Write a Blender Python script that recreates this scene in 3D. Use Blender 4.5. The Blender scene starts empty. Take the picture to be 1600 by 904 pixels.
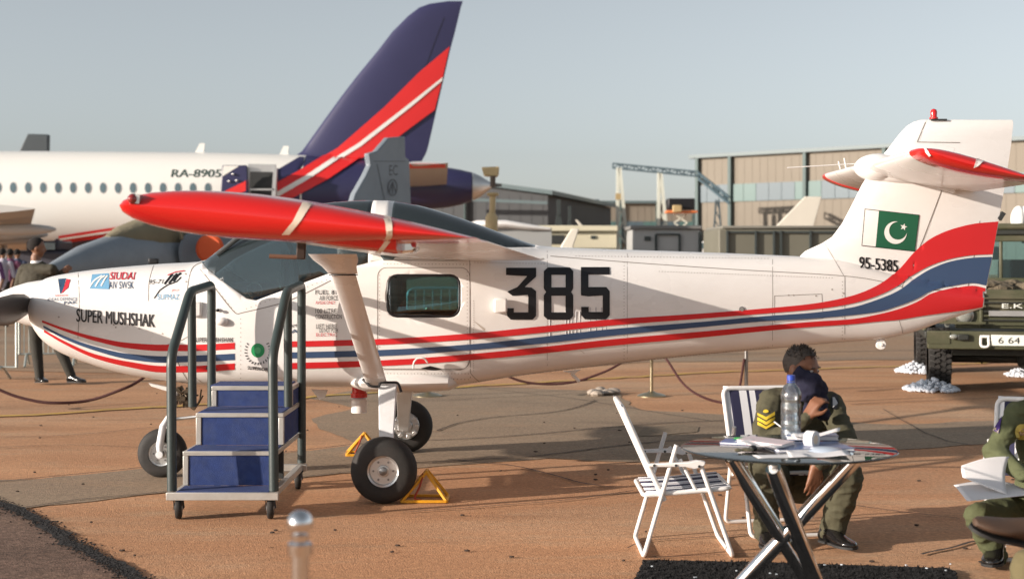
import bpy, bmesh, math, random
import numpy as np
from mathutils import Vector, Matrix, noise
from mathutils.bvhtree import BVHTree

random.seed(7)
C = bpy.context.scene.collection
SC = bpy.context.scene

# ------------------------------------------------------------ camera, sky, sun
F, H, HY = 2222.0, 1.52, 403.0            # focal length in photo pixels, eye height, horizon row
def P(px, py, Y):                          # a point of the place at depth Y
    return Vector(((px-800)*Y/F, Y, H-(py-HY)*Y/F))
def G(px, py, z=0.0):                      # a point on the ground
    Y = (H-z)*F/(py-HY)
    return Vector(((px-800)*Y/F, Y, z))

cam = bpy.data.cameras.new('camera'); cam_o = bpy.data.objects.new('camera', cam); C.objects.link(cam_o)
cam.sensor_width = 36; cam.lens = 36*F/1600; cam.shift_y = -(452-HY)/1600
cam.clip_start = 0.1; cam.clip_end = 5000
cam_o.location = (0, 0, H); cam_o.rotation_euler = (math.pi/2, 0, 0)
cam.dof.use_dof = True; cam.dof.focus_distance = 8.9; cam.dof.aperture_fstop = 2.8
SC.camera = cam_o
SC.view_settings.view_transform = 'Standard'; SC.view_settings.look = 'None'
SC.view_settings.exposure = 0.68; SC.view_settings.gamma = 1

SUN = Vector((1.0, 0.42, -0.27)).normalized()
elev = math.asin(-SUN.z); azim = math.atan2(-SUN.x, -SUN.y)
w = bpy.data.worlds.new('World'); SC.world = w; w.use_nodes = True
nt = w.node_tree; nt.nodes.clear()
sky = nt.nodes.new('ShaderNodeTexSky'); sky.sky_type = 'NISHITA'; sky.sun_disc = False
sky.sun_elevation = elev; sky.sun_rotation = azim
sky.air_density = 1.0; sky.dust_density = 4.0; sky.ozone_density = 1.5; sky.altitude = 1500
hs = nt.nodes.new('ShaderNodeHueSaturation'); hs.inputs['Saturation'].default_value = 0.33; hs.inputs['Hue'].default_value = 0.487
bg = nt.nodes.new('ShaderNodeBackground'); bg.inputs['Strength'].default_value = 0.097
ow = nt.nodes.new('ShaderNodeOutputWorld')
nt.links.new(sky.outputs[0], hs.inputs['Color']); nt.links.new(hs.outputs[0], bg.inputs[0]); nt.links.new(bg.outputs[0], ow.inputs[0])
sl = bpy.data.lights.new('sun', 'SUN'); sl.energy = 4.6; sl.angle = math.radians(0.6); sl.color = (1.0, 0.875, 0.755)
so = bpy.data.objects.new('sun', sl); C.objects.link(so); so.location = (-20, -8, 12)
so.rotation_euler = SUN.to_track_quat('-Z', 'Y').to_euler()

# ------------------------------------------------------------ materials
MATS = {}
def mat(name, col, rough=0.5, metal=0.0, var=0.08, vs=3.0, bump=0.0, bs=60.0, dirt=None, dirt_amt=0.0, ds=1.2,
        coat=0.0, stretch=None, spec=0.5, rvar=0.0):
    if name in MATS: return MATS[name]
    m = bpy.data.materials.new(name); m.use_nodes = True
    n = m.node_tree.nodes; l = m.node_tree.links
    b = n['Principled BSDF']
    b.inputs['Roughness'].default_value = rough; b.inputs['Metallic'].default_value = metal
    b.inputs['Specular IOR Level'].default_value = spec
    if coat: b.inputs['Coat Weight'].default_value = coat; b.inputs['Coat Roughness'].default_value = 0.08
    tc = n.new('ShaderNodeTexCoord'); mp = n.new('ShaderNodeMapping'); l.new(tc.outputs['Object'], mp.inputs[0])
    if stretch: mp.inputs['Scale'].default_value = stretch
    c4 = (*col, 1)
    if var or dirt:
        nz = n.new('ShaderNodeTexNoise'); nz.inputs['Scale'].default_value = vs; nz.inputs['Detail'].default_value = 6
        l.new(mp.outputs[0], nz.inputs['Vector'])
        mx = n.new('ShaderNodeMix'); mx.data_type = 'RGBA'
        mx.inputs[6].default_value = tuple(min(1, c*(1-var)) for c in col)+(1,)
        mx.inputs[7].default_value = tuple(min(1, c*(1+var)) for c in col)+(1,)
        l.new(nz.outputs['Fac'], mx.inputs[0]); out = mx.outputs[2]
        if dirt:
            n2 = n.new('ShaderNodeTexNoise'); n2.inputs['Scale'].default_value = ds; n2.inputs['Detail'].default_value = 8
            n2.inputs['Roughness'].default_value = 0.7
            l.new(mp.outputs[0], n2.inputs['Vector'])
            rp = n.new('ShaderNodeMapRange'); rp.inputs[1].default_value = 0.45; rp.inputs[2].default_value = 0.72
            rp.inputs[3].default_value = 0; rp.inputs[4].default_value = dirt_amt
            l.new(n2.outputs['Fac'], rp.inputs[0])
            m2 = n.new('ShaderNodeMix'); m2.data_type = 'RGBA'; l.new(rp.outputs[0], m2.inputs[0])
            l.new(out, m2.inputs[6]); m2.inputs[7].default_value = (*dirt, 1); out = m2.outputs[2]
        l.new(out, b.inputs['Base Color'])
        if rvar:
            r2 = n.new('ShaderNodeMapRange'); r2.inputs[3].default_value = max(0, rough-rvar); r2.inputs[4].default_value = rough+rvar
            l.new(nz.outputs['Fac'], r2.inputs[0]); l.new(r2.outputs[0], b.inputs['Roughness'])
    else: b.inputs['Base Color'].default_value = c4
    if bump:
        nb = n.new('ShaderNodeTexNoise'); nb.inputs['Scale'].default_value = bs; nb.inputs['Detail'].default_value = 4
        l.new(mp.outputs[0], nb.inputs['Vector'])
        bp = n.new('ShaderNodeBump'); bp.inputs['Strength'].default_value = 1.0; bp.inputs['Distance'].default_value = bump
        l.new(nb.outputs['Fac'], bp.inputs['Height']); l.new(bp.outputs[0], b.inputs['Normal'])
    MATS[name] = m; return m

def glassmat(name, tint, refl=0.08, rough=0.02, body=0.0, bodycol=(.1, .14, .15)):
    if name in MATS: return MATS[name]
    m = bpy.data.materials.new(name); m.use_nodes = True
    n = m.node_tree.nodes; l = m.node_tree.links; n.clear()
    o = n.new('ShaderNodeOutputMaterial'); t = n.new('ShaderNodeBsdfTransparent'); t.inputs[0].default_value = (*tint, 1)
    g = n.new('ShaderNodeBsdfGlossy'); g.inputs['Roughness'].default_value = rough
    fr = n.new('ShaderNodeFresnel'); fr.inputs[0].default_value = 1.5
    ad = n.new('ShaderNodeMath'); ad.operation = 'ADD'; ad.inputs[1].default_value = refl; ad.use_clamp = True
    l.new(fr.outputs[0], ad.inputs[0]); mx = n.new('ShaderNodeMixShader'); l.new(ad.outputs[0], mx.inputs[0])
    src = t.outputs[0]
    if body:
        d = n.new('ShaderNodeBsdfDiffuse'); d.inputs[0].default_value = (*bodycol, 1)
        m1 = n.new('ShaderNodeMixShader'); m1.inputs[0].default_value = body; l.new(t.outputs[0], m1.inputs[1]); l.new(d.outputs[0], m1.inputs[2]); src = m1.outputs[0]
    l.new(src, mx.inputs[1]); l.new(g.outputs[0], mx.inputs[2]); l.new(mx.outputs[0], o.inputs[0])
    MATS[name] = m; return m

white = mat('white_paint', (.80, .78, .76), .28, var=.025, vs=1.5, dirt=(.55, .51, .47), dirt_amt=.22, ds=1.6, coat=.35, stretch=(1, 1, 2), bump=.0006, bs=3, rvar=.06)
red = mat('red_paint', (.62, .014, .012), .25, var=.06, coat=.5, bump=.0004, bs=4)
redst = mat('red_stripe_paint', (.60, .02, .025), .35, var=.05)
navy = mat('navy_stripe_paint', (.042, .078, .16), .35, var=.06)
black = mat('black_paint', (.006, .006, .008), .45, var=.1)
rubber = mat('tyre_rubber', (.018, .017, .016), .75, var=.3, vs=8, bump=.0015, bs=40, dirt=(.07, .05, .04), dirt_amt=.3, ds=5)
alu = mat('aluminium', (.62, .62, .61), .38, .85, var=.08, vs=12, bump=.0004, bs=30)
chrome = mat('chrome', (.80, .80, .80), .06, 1.0, var=.03, vs=4)
dark = mat('dark_interior', (.03, .033, .034), .8, var=.2)
greytube = mat('rail_paint', (.035, .05, .05), .42, var=.15, vs=10, bump=.0004, bs=50)
carpet = mat('blue_carpet', (.022, .045, .16), .95, var=.35, vs=25, bump=.004, bs=260, dirt=(.07, .09, .17), dirt_amt=.5, ds=8)
frame_al = mat('brushed_frame', (.50, .49, .46), .45, .5, var=.12, vs=18, dirt=(.3, .25, .2), dirt_amt=.3, ds=6)
whitepl = mat('white_tube_paint', (.78, .76, .74), .35, var=.04, vs=8)
yellow = mat('yellow_paint', (.72, .34, .01), .45, var=.15, vs=14, dirt=(.25, .12, .03), dirt_amt=.35, ds=20)
glass = glassmat('canopy_glass', (.62, .76, .78), .07, body=.10, bodycol=(.22, .30, .33))
glassd = glassmat('window_glass', (.52, .74, .78), .05, body=.02, bodycol=(.05, .08, .08))

# ------------------------------------------------------------ mesh helper
class M:
    def __init__(s): s.v = []; s.f = []; s.mi = []; s.cur = 0
    def add(s, vs, fs):
        b = len(s.v); s.v += [tuple(v) for v in vs]
        for f in fs: s.f.append(tuple(i+b for i in f)); s.mi.append(s.cur)
        return s
    def box(s, c, d, R=None):
        c = Vector(c); vs = []
        for x in (-.5, .5):
            for y in (-.5, .5):
                for z in (-.5, .5):
                    p = Vector((x*d[0], y*d[1], z*d[2]))
                    if R is not None: p = R @ p
                    vs.append(c+p)
        return s.add(vs, [(0, 1, 3, 2), (4, 6, 7, 5), (0, 4, 5, 1), (2, 3, 7, 6), (0, 2, 6, 4), (1, 5, 7, 3)])
    def bar(s, a, b, wd, ht, up=(0, 0, 1)):                # box from a to b
        a = Vector(a); b = Vector(b); d = (b-a); L = d.length; d = d.normalized(); up = Vector(up)
        if abs(d.dot(up)) > .98: up = Vector((0, 1, 0))
        sx = d.cross(up).normalized(); u = sx.cross(d).normalized()
        R = Matrix((d, sx, u)).transposed()
        return s.box((a+b)/2, (L, wd, ht), R)
    def tube(s, pts, r, n=12, closed=False, cap=True):
        pts = [Vector(p) for p in pts]; N = len(pts)
        rs = r if isinstance(r, (list, tuple)) else [r]*N
        rings = []; prev = None
        for i, p in enumerate(pts):
            if closed: t = (pts[(i+1) % N]-pts[i-1])
            elif i == 0: t = pts[1]-p
            elif i == N-1: t = p-pts[i-1]
            else: t = (pts[i+1]-p).normalized()+(p-pts[i-1]).normalized()
            t = t.normalized()
            if prev is None:
                u = t.cross(Vector((0, 0, 1)))
                if u.length < .05: u = t.cross(Vector((0, 1, 0)))
                u.normalize()
            else: u = (prev-t*prev.dot(t)).normalized()
            prev = u; v = t.cross(u)
            rings.append([p+(u*math.cos(2*math.pi*k/n)+v*math.sin(2*math.pi*k/n))*rs[i] for k in range(n)])
        return s.loft(rings, cap and not closed, closed)
    def loft(s, rings, cap=True, closed=False):
        n = len(rings[0]); vs = [p for r in rings for p in r]; fs = []
        R = len(rings)
        for i in range(R if closed else R-1):
            j = (i+1) % R
            for k in range(n):
                k2 = (k+1) % n
                fs.append((i*n+k, i*n+k2, j*n+k2, j*n+k))
        if cap and not closed: fs.append(tuple(range(n-1, -1, -1))); fs.append(tuple((R-1)*n+k for k in range(n)))
        return s.add(vs, fs)
    def lathe(s, prof, c, axis, n=32, cap=True):            # prof: (along, radius)
        c = Vector(c); a = Vector(axis).normalized()
        u = a.cross(Vector((0, 0, 1)));
        if u.length < .05: u = a.cross(Vector((0, 1, 0)))
        u.normalize(); v = a.cross(u)
        rings = [[c+a*t+(u*math.cos(2*math.pi*k/n)+v*math.sin(2*math.pi*k/n))*max(r, 1e-4) for k in range(n)] for t, r in prof]
        return s.loft(rings, cap)
    def prism(s, out, off):
        n = len(out); off = Vector(off); a = [Vector(p) for p in out]; vs = a+[p+off for p in a]
        fs = [tuple(range(n-1, -1, -1)), tuple(range(n, 2*n))]
        for i in range(n): fs.append((i, (i+1) % n, n+(i+1) % n, n+i))
        return s.add(vs, fs)
    def ell(s, c, r, n=16, m=10, R=None):
        c = Vector(c); r = (r, r, r) if not isinstance(r, (tuple, list)) else r
        rings = []
        for i in range(m+1):
            th = math.pi*i/m; th = min(max(th, .02), math.pi-.02)
            ring = []
            for k in range(n):
                p = Vector((r[0]*math.sin(th)*math.cos(2*math.pi*k/n), r[1]*math.sin(th)*math.sin(2*math.pi*k/n), r[2]*math.cos(th)))
                if R is not None: p = R @ p
                ring.append(c+p)
            rings.append(ring)
        return s.loft(rings)

def wl(o):
    v = Vector((0, 0, 0))
    while o is not None: v += o.location; o = o.parent
    return v
def part(name, mm, m, parent=None, smooth=True, bev=0, local=False, label=None, kind=None, ang=35):
    """link the collected geometry as ONE mesh object; world coordinates unless local"""
    me = bpy.data.meshes.new(name)
    off = Vector((0, 0, 0)) if (local or parent is None) else wl(parent)
    me.from_pydata([(v[0]-off.x, v[1]-off.y, v[2]-off.z) for v in mm.v], [], mm.f)
    ms = m if isinstance(m, (list, tuple)) else [m]
    for x in ms: me.materials.append(x)
    if len(ms) > 1: me.polygons.foreach_set('material_index', mm.mi)
    bm = bmesh.new(); bm.from_mesh(me); bmesh.ops.recalc_face_normals(bm, faces=bm.faces); bm.to_mesh(me); bm.free()
    if smooth:
        me.polygons.foreach_set('use_smooth', [True]*len(me.polygons)); me.set_sharp_from_angle(angle=math.radians(ang))
    me.update()
    o = bpy.data.objects.new(name, me); C.objects.link(o)
    if parent is not None: o.parent = parent
    if bev:
        b = o.modifiers.new('bevel', 'BEVEL'); b.width = bev; b.segments = 2; b.limit_method = 'ANGLE'
    if label: o['label'] = label
    if kind: o['kind'] = kind
    return o
def thing(name, label, cat, loc=(0, 0, 0), group=None, rz=0):
    o = bpy.data.objects.new(name, None); C.objects.link(o); o.empty_display_size = .2
    o.location = loc; o.rotation_euler = (0, 0, rz); o['label'] = label; o['category'] = cat
    if group: o['group'] = group
    return o
def tag(o, label, cat, group=None):
    o['label'] = label; o['category'] = cat
    if group: o['group'] = group
    return o
def copy_tree(o, parent=None):
    c = o.copy(); C.objects.link(c); c.parent = parent
    for ch in list(o.children): copy_tree(ch, c)
    return c
def struct(name, mm, m, **k): return part(name, mm, m, kind='structure', **k)

def pchip(xs, ys):
    xs = np.array(xs, float); ys = np.array(ys, float); h = np.diff(xs); d = np.diff(ys)/h
    m = np.zeros(len(xs)); m[0] = d[0]; m[-1] = d[-1]
    for i in range(1, len(xs)-1):
        if d[i-1]*d[i] > 0:
            w1 = 2*h[i]+h[i-1]; w2 = h[i]+2*h[i-1]; m[i] = (w1+w2)/(w1/d[i-1]+w2/d[i])
    def f(x):
        x = min(max(x, xs[0]), xs[-1]); i = int(min(max(np.searchsorted(xs, x)-1, 0), len(h)-1)); t = (x-xs[i])/h[i]
        return float((2*t**3-3*t**2+1)*ys[i]+(t**3-2*t**2+t)*h[i]*m[i]+(-2*t**3+3*t**2)*ys[i+1]+(t**3-t**2)*h[i]*m[i+1])
    return f
def smooth_path(pts, k=6):
    pts = [Vector(p) for p in pts]; out = []
    for i in range(len(pts)-1):
        p0 = pts[max(i-1, 0)]; p1 = pts[i]; p2 = pts[i+1]; p3 = pts[min(i+2, len(pts)-1)]
        for j in range(k):
            t = j/k
            out.append(.5*((2*p1)+(p2-p0)*t+(2*p0-5*p1+4*p2-p3)*t*t+(3*p1-p0-3*p2+p3)*t**3))
    out.append(pts[-1]); return out
def fillet(pts, r, k=5):
    pts = [Vector(p) for p in pts]; out = [pts[0]]
    for i in range(1, len(pts)-1):
        a = (pts[i-1]-pts[i]); b = (pts[i+1]-pts[i]); q = min(r, a.length*.45, b.length*.45)
        A = pts[i]+a.normalized()*q; B = pts[i]+b.normalized()*q
        for j in range(k+1):
            t = j/k; out.append((A*(1-t)**2+pts[i]*2*t*(1-t)+B*t*t))
    out.append(pts[-1]); return out

# ------------------------------------------------------------ markings laid on curved skins
def bvh_of(objs):
    vs = []; fs = []
    for o in objs:
        off = wl(o); b = len(vs)
        vs += [v.co+off for v in o.data.vertices]
        fs += [tuple(i+b for i in p.vertices) for p in o.data.polygons]
    return BVHTree.FromPolygons(vs, fs)
CAM = Vector((0, 0, H))
def lay(name, polys, m, bvh, parent, lift=.0025, cut=8.0, label=None, kind=None):
    """polys: outlines in photo pixels; cut into small pieces and laid onto the skin a hair proud of it"""
    bm = bmesh.new()
    for poly in polys:
        vs = [bm.verts.new((p[0], p[1], 0)) for p in poly]
        try: bm.faces.new(vs)
        except ValueError: pass
    return lay_bm(name, bm, m, bvh, parent, lift, cut, label, kind)
def lay_bm(name, bm, m, bvh, parent, lift=.0025, cut=8.0, label=None, kind=None):
    bmesh.ops.triangulate(bm, faces=bm.faces[:])
    if cut:
        xs = [v.co.x for v in bm.verts]; ys = [v.co.y for v in bm.verts]
        for ax, lo, hi in ((0, min(xs), max(xs)), (1, min(ys), max(ys))):
            k = math.floor(lo/cut)+1
            while k*cut < hi:
                co = [0, 0, 0]; co[ax] = k*cut; no = [0, 0, 0]; no[ax] = 1
                bmesh.ops.bisect_plane(bm, geom=bm.verts[:]+bm.edges[:]+bm.faces[:], plane_co=co, plane_no=no, dist=1e-5); k += 1
    miss = []
    for v in bm.verts:
        d = Vector(((v.co.x-800)/F, 1, -(v.co.y-HY)/F)).normalized()
        loc, no, i, dist = bvh.ray_cast(CAM, d)
        if loc is None: miss.append(v); continue
        if no.dot(d) > 0: no = -no
        v.co = loc+no*lift
    bmesh.ops.delete(bm, geom=miss, context='VERTS')
    mm = M(); bm.verts.ensure_lookup_table()
    for i, v in enumerate(bm.verts): v.index = i
    mm.add([v.co.copy() for v in bm.verts], [tuple(v.index for v in f.verts) for f in bm.faces]); bm.free()
    o = part(name, mm, m, parent, label=label, kind=kind); return o
def text_mesh(s, bold=0.0, shear=0.0):
    c = bpy.data.curves.new('t', 'FONT'); c.body = s; c.resolution_u = 3; c.offset = bold; c.shear = shear
    o = bpy.data.objects.new('t', c); C.objects.link(o)
    bpy.context.view_layer.update()
    me = bpy.data.meshes.new_from_object(o); C.objects.unlink(o); bpy.data.objects.remove(o)
    return me
def text_bm(s, bl, br, h, bold=0.0, shear=0.0):
    """text whose box has bottom-left bl, bottom-right br (pixels) and rises h pixels"""
    me = text_mesh(s, bold, shear); xs = [v.co.x for v in me.vertices]; ys = [v.co.y for v in me.vertices]
    x0, x1, y0, y1 = min(xs), max(xs), min(ys), max(ys)
    bm = bmesh.new(); bm.from_mesh(me); bpy.data.meshes.remove(me)
    for v in bm.verts:
        u = (v.co.x-x0)/(x1-x0); t = (v.co.y-y0)/(y1-y0)
        v.co = Vector((bl[0]+(br[0]-bl[0])*u, bl[1]+(br[1]-bl[1])*u-h*t, 0))
    return bm
def lettering(s, bl, br, h, m, bvh, parent, bold=.01, shear=0, lift=.0035, name='lettering', cut=12):
    if bold <= 0: return lay_bm(name, text_bm(s, bl, br, h, 0, shear), m, bvh, parent, lift, cut)
    w_ = bold*h*.9; o = lay_bm(name, text_bm(s, (bl[0]+w_, bl[1]), (br[0]-w_, br[1]), h, 0, shear), m, bvh, parent, lift, cut)
    for i, d in enumerate((-w_, w_)):                # heavier strokes: the same letters laid again a hair to each side
        o2 = lay_bm('stroke', text_bm(s, (bl[0]+w_+d, bl[1]), (br[0]-w_+d, br[1]), h, 0, shear), m, bvh, parent, lift+.0005*(i+1), cut)
        b = bmesh.new(); b.from_mesh(o.data); b.from_mesh(o2.data); b.to_mesh(o.data); b.free(); bpy.data.objects.remove(o2)
    return o
def ribbon(top, bot, n=60):
    """polygons between two pixel curves y(x) given as point lists"""
    ft = pchip([p[0] for p in top], [p[1] for p in top]); fb = pchip([p[0] for p in bot], [p[1] for p in bot])
    x0, x1 = top[0][0], top[-1][0]; b0, b1 = bot[0][0], bot[-1][0]; out = []
    for i in range(n):
        a = i/n; b = (i+1)/n
        xa, xb = x0+(x1-x0)*a, x0+(x1-x0)*b; ya, yb = b0+(b1-b0)*a, b0+(b1-b0)*b
        out.append([(xa, ft(xa)), (xb, ft(xb)), (yb, fb(yb)), (ya, fb(ya))])
    return out
def line_polys(pts, wd):
    out = []
    for a, b in zip(pts[:-1], pts[1:]):
        d = Vector((b[0]-a[0], b[1]-a[1])); L = d.length
        if L < 1e-6: continue
        n = Vector((-d.y, d.x))/L*wd/2
        out.append([(a[0]+n.x, a[1]+n.y), (b[0]+n.x, b[1]+n.y), (b[0]-n.x, b[1]-n.y), (a[0]-n.x, a[1]-n.y)])
    return out
def rrect(x0, y0, x1, y1, r, k=5):
    out = []
    for cx, cy, a0 in ((x1-r, y0+r, -90), (x1-r, y1-r, 0), (x0+r, y1-r, 90), (x0+r, y0+r, 180)):
        for j in range(k+1):
            a = math.radians(a0+90*j/k); out.append((cx+r*math.cos(a), cy+r*math.sin(a)))
    return out
def disc(cx, cy, rx, ry=None, n=20):
    ry = ry or rx
    return [(cx+rx*math.cos(2*math.pi*k/n), cy+ry*math.sin(2*math.pi*k/n)) for k in range(n)]
def airfoil(a=0.0, b=1.0, n=16, t=.13, camber=.015):
    """ring of (x, z) on a unit chord between fractions a and b"""
    def yt(x): return 5*t*(.2969*math.sqrt(max(x, 0))-.126*x-.3516*x*x+.2843*x**3-.1015*x**4)+.0012
    def yc(x): return camber*4*x*(1-x)
    xs = [a+(b-a)*(1-math.cos(math.pi*i/n))/2 for i in range(n+1)]
    up = [(x, yc(x)+yt(x)) for x in reversed(xs)]; lo = [(x, yc(x)-yt(x)) for x in (xs[1:] if a == 0 else xs)]
    return up+lo
def wing_mesh(secs, a=0, b=1, t=.13, camber=.015, mm=None):
    """secs: (Y, xLE, zLE, xTE, zTE, thickness scale)"""
    mm = mm or M(); ring = airfoil(a, b, t=1, camber=0); rings = []
    for (Y, xl, zl, xt, zt, ts) in secs:
        le = Vector((xl, Y, zl)); te = Vector((xt, Y, zt)); d = te-le; c = d.length; nrm = Vector((-d.z, 0, d.x)).normalized()
        if nrm.z < 0: nrm = -nrm
        rings.append([le+d*x+nrm*(z*t*ts*c+camber*4*x*(1-x)*c) for x, z in ring])
    return mm.loft(rings)
def fin_mesh(secs, a=0, b=1, t=.09, Yc=10.0, tmax=.06, mm=None):
    """secs: (z, xLE, xTE); symmetric section, thickness along Y"""
    mm = mm or M(); rings = []
    ring = airfoil(a, b, t=1, camber=0)
    for s in secs:
        z, xl, xt = s[:3]; k = s[3] if len(s) > 3 else 1; c = xt-xl
        th = min(t*c, tmax*2)*k
        if a == 0 and b == 1: rr = ring
        rings.append([(xl+c*x, Yc-zz*th, z) for x, zz in ring])
    return mm.loft(rings)

# ============================================================ GROUND
def ground_mat(name, c1, c2, c3, grit, sc=1.0, sp=.35):
    m = bpy.data.materials.new(name); m.use_nodes = True; n = m.node_tree.nodes; l = m.node_tree.links; b = n['Principled BSDF']
    b.inputs['Roughness'].default_value = .9; b.inputs['Specular IOR Level'].default_value = .25
    tc = n.new('ShaderNodeTexCoord')
    def nz(scale, det, ro, st=(1, 1, 1), rot=0):
        mp = n.new('ShaderNodeMapping'); mp.inputs['Scale'].default_value = st; mp.inputs['Rotation'].default_value = (0, 0, rot)
        l.new(tc.outputs['Object'], mp.inputs[0]); t = n.new('ShaderNodeTexNoise'); t.inputs['Scale'].default_value = scale
        t.inputs['Detail'].default_value = det; t.inputs['Roughness'].default_value = ro; l.new(mp.outputs[0], t.inputs['Vector']); return t.outputs['Fac']
    def mr(x, a, bb, c=0, d=1):
        r = n.new('ShaderNodeMapRange'); r.inputs[1].default_value = a; r.inputs[2].default_value = bb; r.inputs[3].default_value = c; r.inputs[4].default_value = d
        l.new(x, r.inputs[0]); return r.outputs[0]
    def mix(f, a, bb, mode='MIX'):
        x = n.new('ShaderNodeMix'); x.data_type = 'RGBA'; x.blend_type = mode; l.new(f, x.inputs[0]) if not isinstance(f, float) else setattr(x.inputs[0], 'default_value', f)
        for s, v in ((6, a), (7, bb)):
            if isinstance(v, tuple): x.inputs[s].default_value = (*v, 1)
            else: l.new(v, x.inputs[s])
        return x.outputs[2]
    big = mr(nz(.55*sc, 7, .62, (.55, 1.6, 1), .12), .38, .62)
    c = mix(big, c1, c2)
    c = mix(mr(nz(1.7*sc, 8, .7, (.5, 1.5, 1), -.1), .52, .72, 0, .75), c, c3)
    c = mix(mr(nz(.35*sc, 6, .6, (.5, 1.4, 1), .2), .5, .7, 0, .55), c, tuple(x*y for x, y in zip(c3, (1.05, 1.12, 1.2)))); stain = mr(nz(.9*sc, 9, .75, (.35, 1.2, 1), .3), .53, .70, 0, .65)
    c = mix(stain, c, tuple(x*.55 for x in c1)); c = mix(mr(nz(3.2*sc, 8, .75, (.22, 2.6, 1), .04), .56, .70, 0, .45), c, tuple(x*.6 for x in c1))
    v = n.new('ShaderNodeTexVoronoi'); v.inputs['Scale'].default_value = grit; l.new(tc.outputs['Object'], v.inputs['Vector'])
    sepc = n.new('ShaderNodeSeparateColor'); l.new(v.outputs['Color'], sepc.inputs[0])
    sp1 = mr(sepc.outputs[0], 0, 1, 1-sp, 1+sp)
    hv = n.new('ShaderNodeHueSaturation'); l.new(c, hv.inputs['Color']); l.new(sp1, hv.inputs['Value']); c = hv.outputs[0]
    fine = mr(nz(30, 6, .75), .3, .7, .74, 1.26)
    hv2 = n.new('ShaderNodeHueSaturation'); l.new(c, hv2.inputs['Color']); l.new(fine, hv2.inputs['Value']); c = hv2.outputs[0]
    spots = mr(nz(9, 4, .6), .70, .74, 0, .7)
    c = mix(spots, c, (.03, .022, .018))
    l.new(c, b.inputs['Base Color'])
    ad = n.new('ShaderNodeMath'); ad.operation = 'ADD'; l.new(mr(v.outputs['Distance'], 0, .6), ad.inputs[0]); l.new(nz(30, 5, .7), ad.inputs[1])
    bp = n.new('ShaderNodeBump'); bp.inputs['Strength'].default_value = .8; bp.inputs['Distance'].default_value = .0022
    l.new(ad.outputs[0], bp.inputs['Height']); l.new(bp.outputs[0], b.inputs['Normal'])
    return m
g_or = ground_mat('orange_apron', (.43, .225, .118), (.52, .285, .155), (.46, .325, .21), 95, sp=.15)
g_gy = ground_mat('grey_concrete', (.27, .20, .14), (.31, .235, .165), (.35, .24, .155), 90, sp=.18)
g_dk = ground_mat('dark_asphalt', (.14, .092, .07), (.17, .11, .082), (.20, .125, .085), 80, sp=.45)
g_far = ground_mat('far_apron', (.33, .21, .13), (.29, .225, .165), (.38, .24, .14), 40, .25, .1)

g = M(); g.add([(-900, -30, 0), (900, -30, 0), (900, 2500, 0), (-900, 2500, 0)], [(0, 1, 2, 3)])
struct('ground', g, g_or, smooth=False)
def patch(name, pts, m, z, jag=.02, step=.12):
    """sheet of paving with an uneven edge"""
    w3 = [G(*p) for p in pts]; out = []
    for i, a in enumerate(w3):
        b = w3[(i+1) % len(w3)]; n = max(1, min(60, int((b-a).length/step)))
        for k in range(n):
            p = a.lerp(b, k/n); q = noise.noise_vector(p*2.5)*jag*3+noise.noise_vector(p*11)*jag; out.append((p.x+q.x, p.y+q.y, z))
    g = M(); g.add(out, [tuple(range(len(out)))]); return struct(name, g, m, smooth=False)
patch('concrete_apron', [(-400, 753), (60, 748), (217, 732), (480, 704), (560, 694), (500, 668), (482, 654), (560, 638), (480, 622), (560, 609), (760, 604), (960, 612), (1000, 640), (1400, 664), (1900, 640), (1900, 672), (1600, 690), (1200, 716), (1170, 712), (1000, 722), (860, 716), (560, 738), (480, 745), (266, 769), (35, 795), (-400, 830)], g_gy, .004)
patch('far_concrete', [(-900, 560), (-900, 500), (2600, 500), (2600, 556), (1450, 562), (1000, 566), (700, 590), (300, 585), (0, 580)], g_far, .006, jag=.05, step=.5)
patch('asphalt_apron', [(-60, 765), (0, 786), (55, 812), (110, 845), (165, 878), (225, 912), (280, 950), (-500, 1100), (-500, 830)], g_dk, .008)
tar = mat('tar', (.012, .011, .011), .85, var=.4, vs=20, bump=.006, bs=60)
crackm = mat('crack_filler', (.05, .034, .025), .9, var=.4, vs=10)
# crumbled tar along the asphalt edge
edge = [G(*p) for p in [(-60, 768), (0, 788), (55, 814), (110, 847), (165, 880), (225, 914), (290, 955)]]
e = M(); path = smooth_path(edge, 5)
def strip(mm, path, wd, z, jag=.3):
    vs = []; fs = []
    pp = []
    for a, b in zip(path[:-1], path[1:]):
        n = max(1, int((b-a).length/.05)); pp += [a.lerp(b, k/n) for k in range(n)]
    pp.append(path[-1])
    for i, p in enumerate(pp):
        d = (pp[min(i+1, len(pp)-1)]-pp[max(i-1, 0)]).normalized(); nn = Vector((-d.y, d.x, 0))
        q = noise.noise_vector(p*3); s1 = wd*(1+jag*random.uniform(-1, 1)); s2 = wd*(1+jag*random.uniform(-1, 1)); off = nn*q.x*wd
        vs += [(p.x+off.x+nn.x*s1/2, p.y+off.y+nn.y*s1/2, z), (p.x+off.x-nn.x*s2/2, p.y+off.y-nn.y*s2/2, z)]
    for i in range(len(pp)-1): fs.append((2*i, 2*i+1, 2*i+3, 2*i+2))
    mm.add(vs, fs)
for k in range(2600):
    i = random.random()*(len(path)-1.001); a = path[int(i)].lerp(path[int(i)+1], i % 1)
    s = random.uniform(.003, .011); r = random.gauss(0, .028)
    e.ell((a.x+r, a.y+r*.7+random.gauss(0, .02), .012), (s, s*random.uniform(.6, 1.3), s*.4), 4, 2, Matrix.Rotation(random.random()*3, 3, 'Z'))
strip(e, path, .075, .012, .5)
part('tar_edge', e, tar, kind='structure', smooth=False)
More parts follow.
